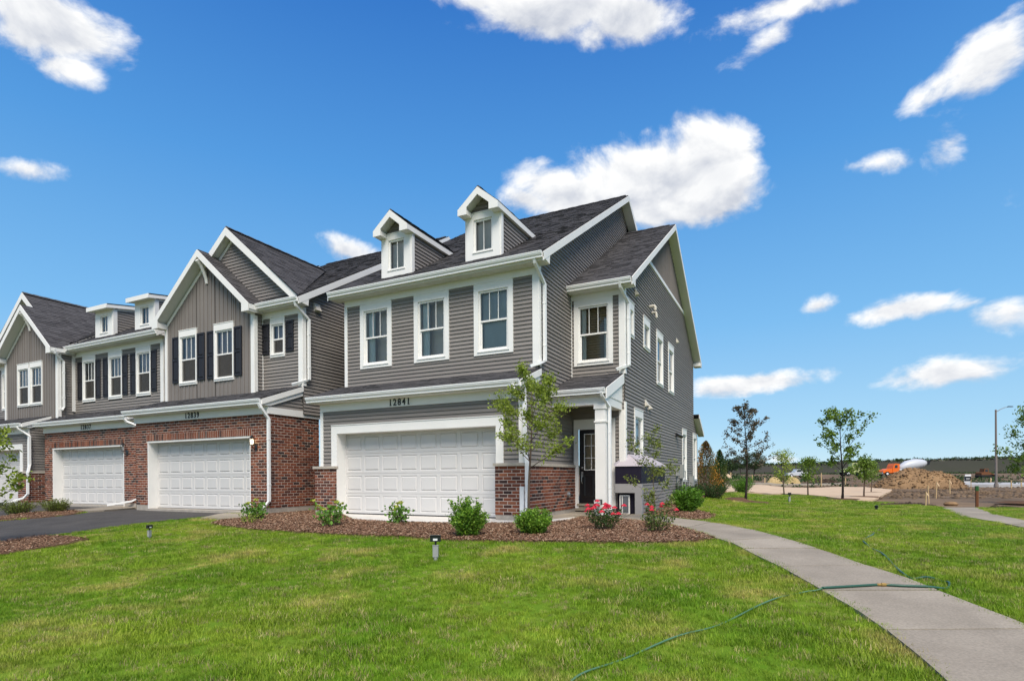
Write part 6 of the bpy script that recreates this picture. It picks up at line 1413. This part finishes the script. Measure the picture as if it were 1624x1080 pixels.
# survey stakes with ribbons
def stake(px, py, topy, label, m='wood_stake', ribbon=True, r=.022, seed=0):
    q = ground_pt(px, py); s_ = mpp(q); h = (py - topy) * s_; rd = random.Random(seed); root = thing('survey_stake', label, 'stake', q, 'survey stakes on the building site'); t = Vector((rd.uniform(-.06, .06), rd.uniform(-.04, .04), 1)); r = max(r, .8 * s_)
    mb = MB(); a = q - Vector((0, 0, .15)); b = q + t * h; x, y = rgt * r, fwd * r * .5; mb.prism([a - x - y, a + x - y, a + x + y, a - x + y], [b - x - y, b + x - y, b + x + y, b - x + y]); mb.build('stake_post', m, root)
    if ribbon:
        mb = MB(); c = q + t * h * .9; sgn = 1 if rd.random() < .75 else -1
        mb.prism([c - fwd * .01 - Vector((0, 0, .03)), c - fwd * .01 + Vector((0, 0, .05)), c + rgt * sgn * h * .17 + Vector((0, 0, -h * .16)), c + rgt * sgn * h * .15 + Vector((0, 0, -h * .22))], [c - fwd * .02 - Vector((0, 0, .03)), c - fwd * .02 + Vector((0, 0, .05)), c + rgt * sgn * h * .17 + Vector((0, 0, -h * .16)) - fwd * .015, c + rgt * sgn * h * .15 + Vector((0, 0, -h * .22)) - fwd * .015]); mb.build('ribbon', 'ribbon', root)
for k, (px, py, ty, lab, rb) in enumerate(((1468, 803, 779.5, 'nearest survey stake at the lawn edge, left one of a close pair', True), (1473.5, 798, 769.5, 'right stake of the close pair at the lawn edge', False), (1484.4, 788.5, 763.5, 'tall survey stake with ribbon right of the close pair', True), (1506.7, 782, 760.5, 'survey stake with ribbon left of the black and white sign', True), (1411.6, 769, 755, 'survey stake at the left foot of the dirt mound', False), (1477.7, 768, 757.5, 'survey stake before the middle of the dirt mound', False),
        (1571, 768, 757.5, 'survey stake with a leaning lath, left of the street lamp', True), (1604, 774, 761.5, 'survey stake right of the street lamp', False), (1620, 772, 760, 'survey stake at the right edge of the photo', False), (1213, 768, 757, 'survey stake between the purple tree and the straw piles', False), (1302.5, 770, 750, 'tall leaning survey stake left of the tallest maple', False), (1341, 770, 758, 'survey stake right behind the tallest maple', False), (1193, 765, 753, 'survey stake just right of the purple tree trunk', False), (1159, 757, 749, 'survey stake beside the pale straw pile at far left', False))):
    stake(px, py, ty, lab, ribbon=rb, seed=k)
q = ground_pt(1549.5, 802); s_ = mpp(q); root = thing('marker_post', 'thick brown marker post with a green top at the lawn edge', 'post', q); mb = MB(); r = .055; mb.tube([q - Vector((0, 0, .1)), q + Vector((0, 0, 24 * s_))], r, 6); mb.build('post_shaft', 'wood_brown', root); mb = MB(); mb.tube([q + Vector((0, 0, 24 * s_ + .001)), q + Vector((0, 0, 31.5 * s_))], r * 1.1, 6); mb.build('post_top', 'green_paint', root)
q = ground_pt(1540, 777); s_ = mpp(q); root = thing('site_sign', 'black and white site sign on a wooden stake before the dirt mound', 'sign', q)
mb = MB(); mb.tube([q, q + Vector((0, 0, 17 * s_))], .04, 4); mb.build('sign_post', 'wood_stake', root)
def site_sign():
    c = q + Vector((0, 0, 18.5 * s_)) - rgt * 6 * s_ - fwd * .05; tl = .12
    def plate(x0, x1, z0, z1, d, m, name, par=root):
        f = lambda x, z, e: c + rgt * (x * s_ + z * s_ * tl) + Vector((0, 0, z * s_)) - fwd * e
        mb = MB(); mb.prism([f(x0, z0, d), f(x1, z0, d), f(x1, z1, d), f(x0, z1, d)], [f(x0, z0, d + .02), f(x1, z0, d + .02), f(x1, z1, d + .02), f(x0, z1, d + .02)]); return mb.build(name, m, par)
    p = plate(-4.8, 4.8, -6, 6.4, 0, 'label_white', 'sign_panel'); plate(-4.81, 4.81, -4.2, 3.4, .021, 'black_metal', 'dark_field', p)
    plate(-3, 3, -.1, .4, .042, 'label_white', 'text_line', p); plate(-2.6, 2.6, -1.7, -1.2, .042, 'label_white', 'text_line', p)
site_sign()
# street lamp
q = ground_pt(1580, 772); s_ = mpp(q); h = 121 * s_; root = thing('street_lamp', 'tall brown street lamp with a single arm beyond the site', 'street lamp', q)
mb = MB(); mb.tube([q - Vector((0, 0, .2)), q + Vector((0, 0, h))], [.15, .10], 10); mb.build('pole', 'lamp_pole', root); mb = MB(); mb.tube([q + Vector((0, 0, .0)), q + Vector((0, 0, .5))], [.28, .22], 10); mb.build('pole_base', 'lamp_pole', root); mb = MB(); mb.tube([q + Vector((0, 0, h)), q + Vector((0, 0, h + .12))], [.14, .07], 10); mb.build('pole_cap', 'lamp_pole', root)
mb = MB(); A = q + Vector((0, 0, h - .25)); mb.tube([A, A + rgt * .5 + Vector((0, 0, .35)), A + rgt * 1.1 + Vector((0, 0, .62)), A + rgt * 1.6 + Vector((0, 0, .70))], [.045, .04, .035, .03], 6); mb.build('lamp_arm', 'lamp_pole', root)
mb = MB(); c = A + rgt * 1.85 + Vector((0, 0, .70)); mb.prism([c - rgt * .35 - fwd * .08, c + rgt * .35 - fwd * .14, c + rgt * .35 + fwd * .14, c - rgt * .35 + fwd * .08], [c - rgt * .25 - fwd * .06 + Vector((0, 0, .12)), c + rgt * .28 - fwd * .1 + Vector((0, 0, .10)), c + rgt * .28 + fwd * .1 + Vector((0, 0, .10)), c - rgt * .25 + fwd * .06 + Vector((0, 0, .12))]); mb.build('lamp_head', 'black_metal', root)
# vehicles on the site (side views, built from real sized parts)
class Rig:
    def __init__(s, name, label, cat, px, py, mp):
        q = ground_pt(px, py); s.o = q; s.k = mp; s.root = thing(name, label, cat, q)
    def P(s, x, y, z): return s.o + rgt * x + fwd * y + Vector((0, 0, z))
    def prof(s, name, pts, w, m, par=None, y=0):
        mb = MB(); mb.prism([s.P(x, y - w / 2, z) for x, z in pts], [s.P(x, y + w / 2, z) for x, z in pts]); return mb.build(name, m, par or s.root)
    def wheel(s, x, z, r, w=1.1):
        for yy in (-w, w):
            mb = MB(); mb.tube([s.P(x, yy - .15, z), s.P(x, yy + .15, z)], r, 14); wl = mb.build('wheel', 'tyre', s.root); mb = MB(); mb.tube([s.P(x, yy - .17, z), s.P(x, yy - .152, z)], r * .5, 10); mb.build('rim', 'label_white', wl)
def mixer():
    g = ground_pt(1407, 754.5); r = Rig('mixer_truck', 'concrete mixer truck with orange cab and white drum behind the dirt mound', 'truck', 1407, 754.5, mpp(g)); s_ = mpp(g)
    r.prof('hood', [(-1.6, .7), (.55, .7), (.55, 1.75), (-.2, 1.7), (-1.5, 1.35), (-1.7, 1.0)], 2.1, 'orange_paint'); c = r.prof('cab', [(.551, .7), (2.2, .7), (2.2, 2.85), (1.1, 2.9), (.75, 2.35), (.551, 1.75)], 2.3, 'orange_paint'); r.prof('side_window', [(.95, 1.85), (1.7, 1.85), (1.7, 2.55), (1.15, 2.55)], 2.34, 'dark_glass', c)
    r.prof('fender', [(-1.3, .7), (-1.1, 1.05), (-.4, 1.05), (-.2, .7)], 2.34, 'orange_paint'); r.prof('bumper', [(-1.95, .45), (-1.7, .45), (-1.7, .85), (-1.95, .85)], 2.3, 'steel'); r.prof('chassis', [(-1.5, .55), (9.2, .55), (9.2, .85), (-1.5, .85)], 1.0, 'black_metal')
    for x in (-.75, 5.6, 6.9): r.wheel(x, .52, .52)
    mb = MB(); mb.tube([r.P(2.7, 0, 1.7), r.P(3.1, 0, 1.8), r.P(4.6, 0, 2.35), r.P(6.6, 0, 2.75), r.P(8.3, 0, 2.95), r.P(9.1, 0, 3.0)], [.45, .75, 1.2, 1.28, .95, .6], 18); mb.build('drum', 'drum_white', r.root, smooth=True)
    r.prof('hopper', [(9.0, 2.5), (9.6, 2.6), (9.9, 3.6), (9.1, 3.6)], 1.2, 'black_metal'); r.prof('water_tank', [(2.3, 1.0), (2.9, 1.0), (2.9, 1.7), (2.3, 1.7)], 1.8, 'drum_white'); r.prof('chute', [(9.2, 1.0), (10.4, .8), (10.4, .95), (9.2, 1.2)], .6, 'steel')
mixer()
def loader():
    g = ground_pt(1352, 754.5); r = Rig('wheel_loader', 'pale yellow-green loader half hidden behind the tallest maple', 'loader', 1352, 754.5, mpp(g))
    r.prof('body', [(-2.6, .9), (2.2, .9), (2.4, 1.6), (1.2, 2.0), (-.3, 2.0), (-2.6, 1.5)], 1.9, 'lime_paint'); c = r.prof('cab', [(-.6, 2.001), (.9, 2.001), (.7, 3.1), (-.4, 3.1)], 1.5, 'lime_paint'); r.prof('side_window', [(-.3, 2.2), (.6, 2.2), (.5, 2.9), (-.2, 2.9)], 1.54, 'dark_glass', c)
    r.prof('arm', [(2.2, 1.5), (4.2, .9), (4.3, 1.2), (2.4, 1.9)], 1.2, 'lime_paint'); r.prof('bucket', [(4.0, .2), (5.2, .25), (5.0, 1.1), (4.1, 1.2)], 2.4, 'lime_paint')
    for x in (-1.7, 1.7): r.wheel(x, .75, .75)
loader()
def pickup():
    g = ground_pt(1262, 757); r = Rig('pickup_truck', 'small white pickup truck beyond the straw piles', 'truck', 1262, 757, mpp(g))
    r.prof('body', [(-2.2, .45), (2.4, .45), (2.4, 1.15), (-2.2, 1.1)], 1.9, 'drum_white'); c = r.prof('cab', [(-.6, 1.12), (1.2, 1.14), (.9, 1.85), (-.1, 1.85)], 1.7, 'drum_white'); r.prof('side_window', [(-.2, 1.25), (.9, 1.25), (.75, 1.7), (0, 1.7)], 1.74, 'dark_glass', c)
    for x in (-1.4, 1.5): r.wheel(x, .4, .4, .85)
pickup()
def backhoe():
    g = ground_pt(1560, 757.5); r = Rig('skid_loader', 'small rust coloured loader parked left of the street lamp', 'loader', 1560, 757.5, mpp(g))
    r.prof('track', [(-1.0, 0), (1.0, 0), (1.2, .3), (1.0, .6), (-1.0, .6), (-1.2, .3)], 1.8, 'tyre'); r.prof('body', [(-1.1, .62), (.9, .62), (.9, 1.1), (-.9, 1.2), (-1.1, 1.0)], 1.6, 'wood_brown'); c = r.prof('cab', [(-.4, 1.17), (.6, 1.12), (.5, 1.9), (-.3, 1.9)], 1.2, 'wood_brown'); r.prof('side_window', [(-.2, 1.25), (.4, 1.25), (.35, 1.75), (-.15, 1.75)], 1.24, 'dark_glass', c); r.prof('arm', [(.91, .95), (1.9, .5), (1.95, .7), (.91, 1.12)], .8, 'wood_brown'); r.prof('bucket', [(1.8, .1), (2.4, .1), (2.3, .6), (1.85, .7)], 1.5, 'tyre')
backhoe()
# weeds in front of the mound
def weeds():
    C = []; rg = np.random.default_rng(88)
    for px, py, n in ((1398, 764, 240), (1427, 763, 240), (1458, 764, 380), (1489, 764, 260), (1515, 765, 160), (1555, 766, 200), (1590, 766, 240), (1612, 766, 200), (1640, 767, 200), (1330, 764, 160), (1340, 762, 160), (1222, 763, 120), (1300, 766, 120)):
        q = ground_pt(px, py); s_ = mpp(q); a = rg.normal(size=(n, 3)); C.append(np.array(q) + a[:, :1] * np.array(rgt) * 5 * s_ + a[:, 1:2] * np.array(fwd) * .5 + np.abs(a[:, 2:]) * np.array([0, 0, 2.0 * s_]))
    n = 5200; D = rg.uniform(78, 235, n); pxs = rg.uniform(1120, 1760, n); keep = np.sin(pxs * .021 + D * .07) + np.sin(D * .11 + 1.3) + rg.normal(size=n) * .5 > .5; D, pxs = D[keep], pxs[keep]; lt = (pxs - 812) / F_PX * D; x, y = lt * cs - D * sn, lt * sn + D * cs
    W = np.c_[x, y, [H(a, b) - .02 for a, b in zip(x, y)]]; W = np.repeat(W, 5, 0) + np.abs(rg.normal(size=(len(W) * 5, 3))) * np.array([.5, .5, .22])
    V, F = leaf_quads(W, .5, .4, rg, .5); raw_mesh('field_weeds', V, F, 'leaf_far', None, 'stuff')
    C = np.concatenate(C); V, F = leaf_quads(C, .24, .4, rg, .45); raw_mesh('weeds', V, F, 'leaf_far', None, 'stuff')
weeds()
def clods(n=11000):
    """broken lumps of soil over the graded site"""
    rg = np.random.default_rng(5); D = rg.uniform(31, 100, n); px = rg.uniform(1130, 1720, n); lt = (px - 812) / F_PX * D; x, y = lt * cs - D * sn, lt * sn + D * cs
    P = np.c_[x, y]; ok = ~inpoly(P, LAWN) & ~inpoly(P, FARWALK); strawp = gpoly([(1151, 769.5), (1204, 769.3), (1243, 773), (1286, 774), (1330, 772.5), (1372, 773), (1415, 776.5), (1398, 788), (1385, 794), (1360, 794.5), (1290, 786.5), (1180, 780.5), (1151, 781.5)]); ok &= ~inpoly(P, strawp); P = P[ok]; n = len(P)
    base = np.array([[1, 0, 0], [0, 1, 0], [-1, 0, 0], [0, -1, 0], [0, 0, 1], [0, 0, -1]], float); fc = np.array([[0, 1, 4], [1, 2, 4], [2, 3, 4], [3, 0, 4], [1, 0, 5], [2, 1, 5], [3, 2, 5], [0, 3, 5]])
    r = rg.gamma(1.6, .05, n).clip(.02, .32); z = np.array([H(a, b) - .06 for a, b in P]); V = (base[None] * rg.uniform(.6, 1.3, (n, 6, 1)) * r[:, None, None] * np.array([1, 1, .55]) + np.c_[P, z][:, None, :]).reshape(-1, 3); F = (fc[None] + (np.arange(n) * 6)[:, None, None]).reshape(-1, 3)
    raw_mesh('soil_clods', V, F, 'soil', None, 'stuff')
clods()
# wooded rise on the horizon
def hill():
    rows, na = 10, 150; mb = MB(); A0, A1 = R(-70), R(75); prof = [(250, -3.0), (262, .6), (285, .16), (310, .32), (335, .52), (360, .70), (385, .86), (410, .96), (440, 1.0), (520, .9), (640, -.2)]
    def crest(a):                                             # crest height above eye level along the azimuth from the view axis
        px = 812 + F_PX * math.tan(min(max(a, -1.2), 1.2)); t = (px - 1100) / 520
        return (5.2 + 5.6 * smooth(t * .75) + .7 * mnoise.noise((px * .012, 1.5, 0)) + .35 * mnoise.noise((px * .05, 7.5, 0))) * math.cos(a) ** -.2
    for d, f in prof:
        for k in range(na + 1):
            a = A0 + (A1 - A0) * k / na; l = d * math.tan(a) if abs(a) < 1.2 else d * math.tan(1.2) * (1 if a > 0 else -1); p = Vector(CAM) + fwd * d + rgt * l
            z = 1.0 + (crest(a) * f if f > 0 else f) + (.9 * mnoise.noise((p.x * .03, p.y * .03, 2)) if 0 < f else 0); mb.v.append((p.x, p.y, z + (1.2 * f if f > 0 else 0)))
    for j in range(len(prof) - 1):
        for k in range(na): i = j * (na + 1) + k; mb.f.append([i, i + 1, i + na + 2, i + na + 1]); mb.m.append(0)
    o = mb.build('hill', 'hill_brush', None, smooth=True, kind='structure')
    rg = np.random.default_rng(77); vv = np.array(mb.v).reshape(len(prof), na + 1, 3)
    def pts(n, j0, j1, a0=0.42, a1=1.0):
        j = rg.uniform(j0, j1, n); k = rg.uniform(na * a0, na * a1 - 1, n); ji, ki = j.astype(int), k.astype(int); fj, fk = (j - ji)[:, None], (k - ki)[:, None]
        return (vv[ji, ki] * (1 - fj) + vv[np.minimum(ji + 1, len(prof) - 1), ki] * fj) * (1 - fk) + (vv[ji, ki + 1] * (1 - fj) + vv[np.minimum(ji + 1, len(prof) - 1), ki + 1] * fj) * fk
    C = pts(1500, 6.2, 8.3); h = rg.uniform(.5, 2.6, len(C)); cl = np.repeat(C, 22, 0) + rg.normal(size=(len(C) * 22, 3)) * np.array([.9, .9, .55]) + np.repeat(h, 22)[:, None] * np.array([0, 0, .55]); V, F = leaf_quads(cl, .95, .4, rg, .8); raw_mesh('treeline', V, F, 'leaf_far', None, 'stuff')
    C = pts(3600, 2.0, 6.6); cl = np.repeat(C, 8, 0) + rg.normal(size=(len(C) * 8, 3)) * np.array([.9, .9, .4]) + np.array([0, 0, .35]); V, F = leaf_quads(cl, 1.5, .2, rg, .9); raw_mesh('hillside_brush', V, F, 'brush_far', None, 'stuff')
mat('brush_far', (1, 1, 1), .9, .05, isl=True, ramp=[(0, (.020, .022, .014)), (.3, (.06, .055, .045)), (.6, (.13, .115, .097)), (.85, (.065, .085, .035)), (1, (.22, .195, .16))])
hill()
def far_tree(label, px, py, topy, wpx, D, seed, leaf='leaf_far'):
    c = at_depth(px, py, D); s_ = D / F_PX; h, w = (py - topy) * s_, wpx * s_; rg = np.random.default_rng(seed); base = Vector((c.x, c.y, c.z)); root = thing('distant_tree', label, 'tree', base, 'round trees far behind the lawn'); t = MB(); t.tube([base - Vector((0, 0, 1)), base + Vector((0, 0, h * .6))], [w * .03, w * .01], 6); t.build('trunk', 'bark_dark', root)
    n = 70; a = rg.normal(size=(n, 3)); a /= np.linalg.norm(a, axis=1)[:, None]; cc = np.array(base) + np.array([0, 0, h * .56]) + a * np.array([w * .42, w * .42, h * .38]) * rg.uniform(.4, 1, (n, 1)) ** .5; C = np.repeat(cc, 45, 0) + rg.normal(size=(n * 45, 3)) * w * .055; V, F = leaf_quads(C, w * .042, .2, rg, .8); raw_mesh('crown', V, F, leaf, root)
far_tree('round dense tree far behind the purple-leaved tree, right one', 1196, 750, 714, 38, 150, 1); far_tree('round tree far behind the purple-leaved tree, left one', 1174, 750, 720, 26, 158, 2); far_tree('low bluish tree far away right of the evergreens', 1154, 750, 728, 44, 230, 3)
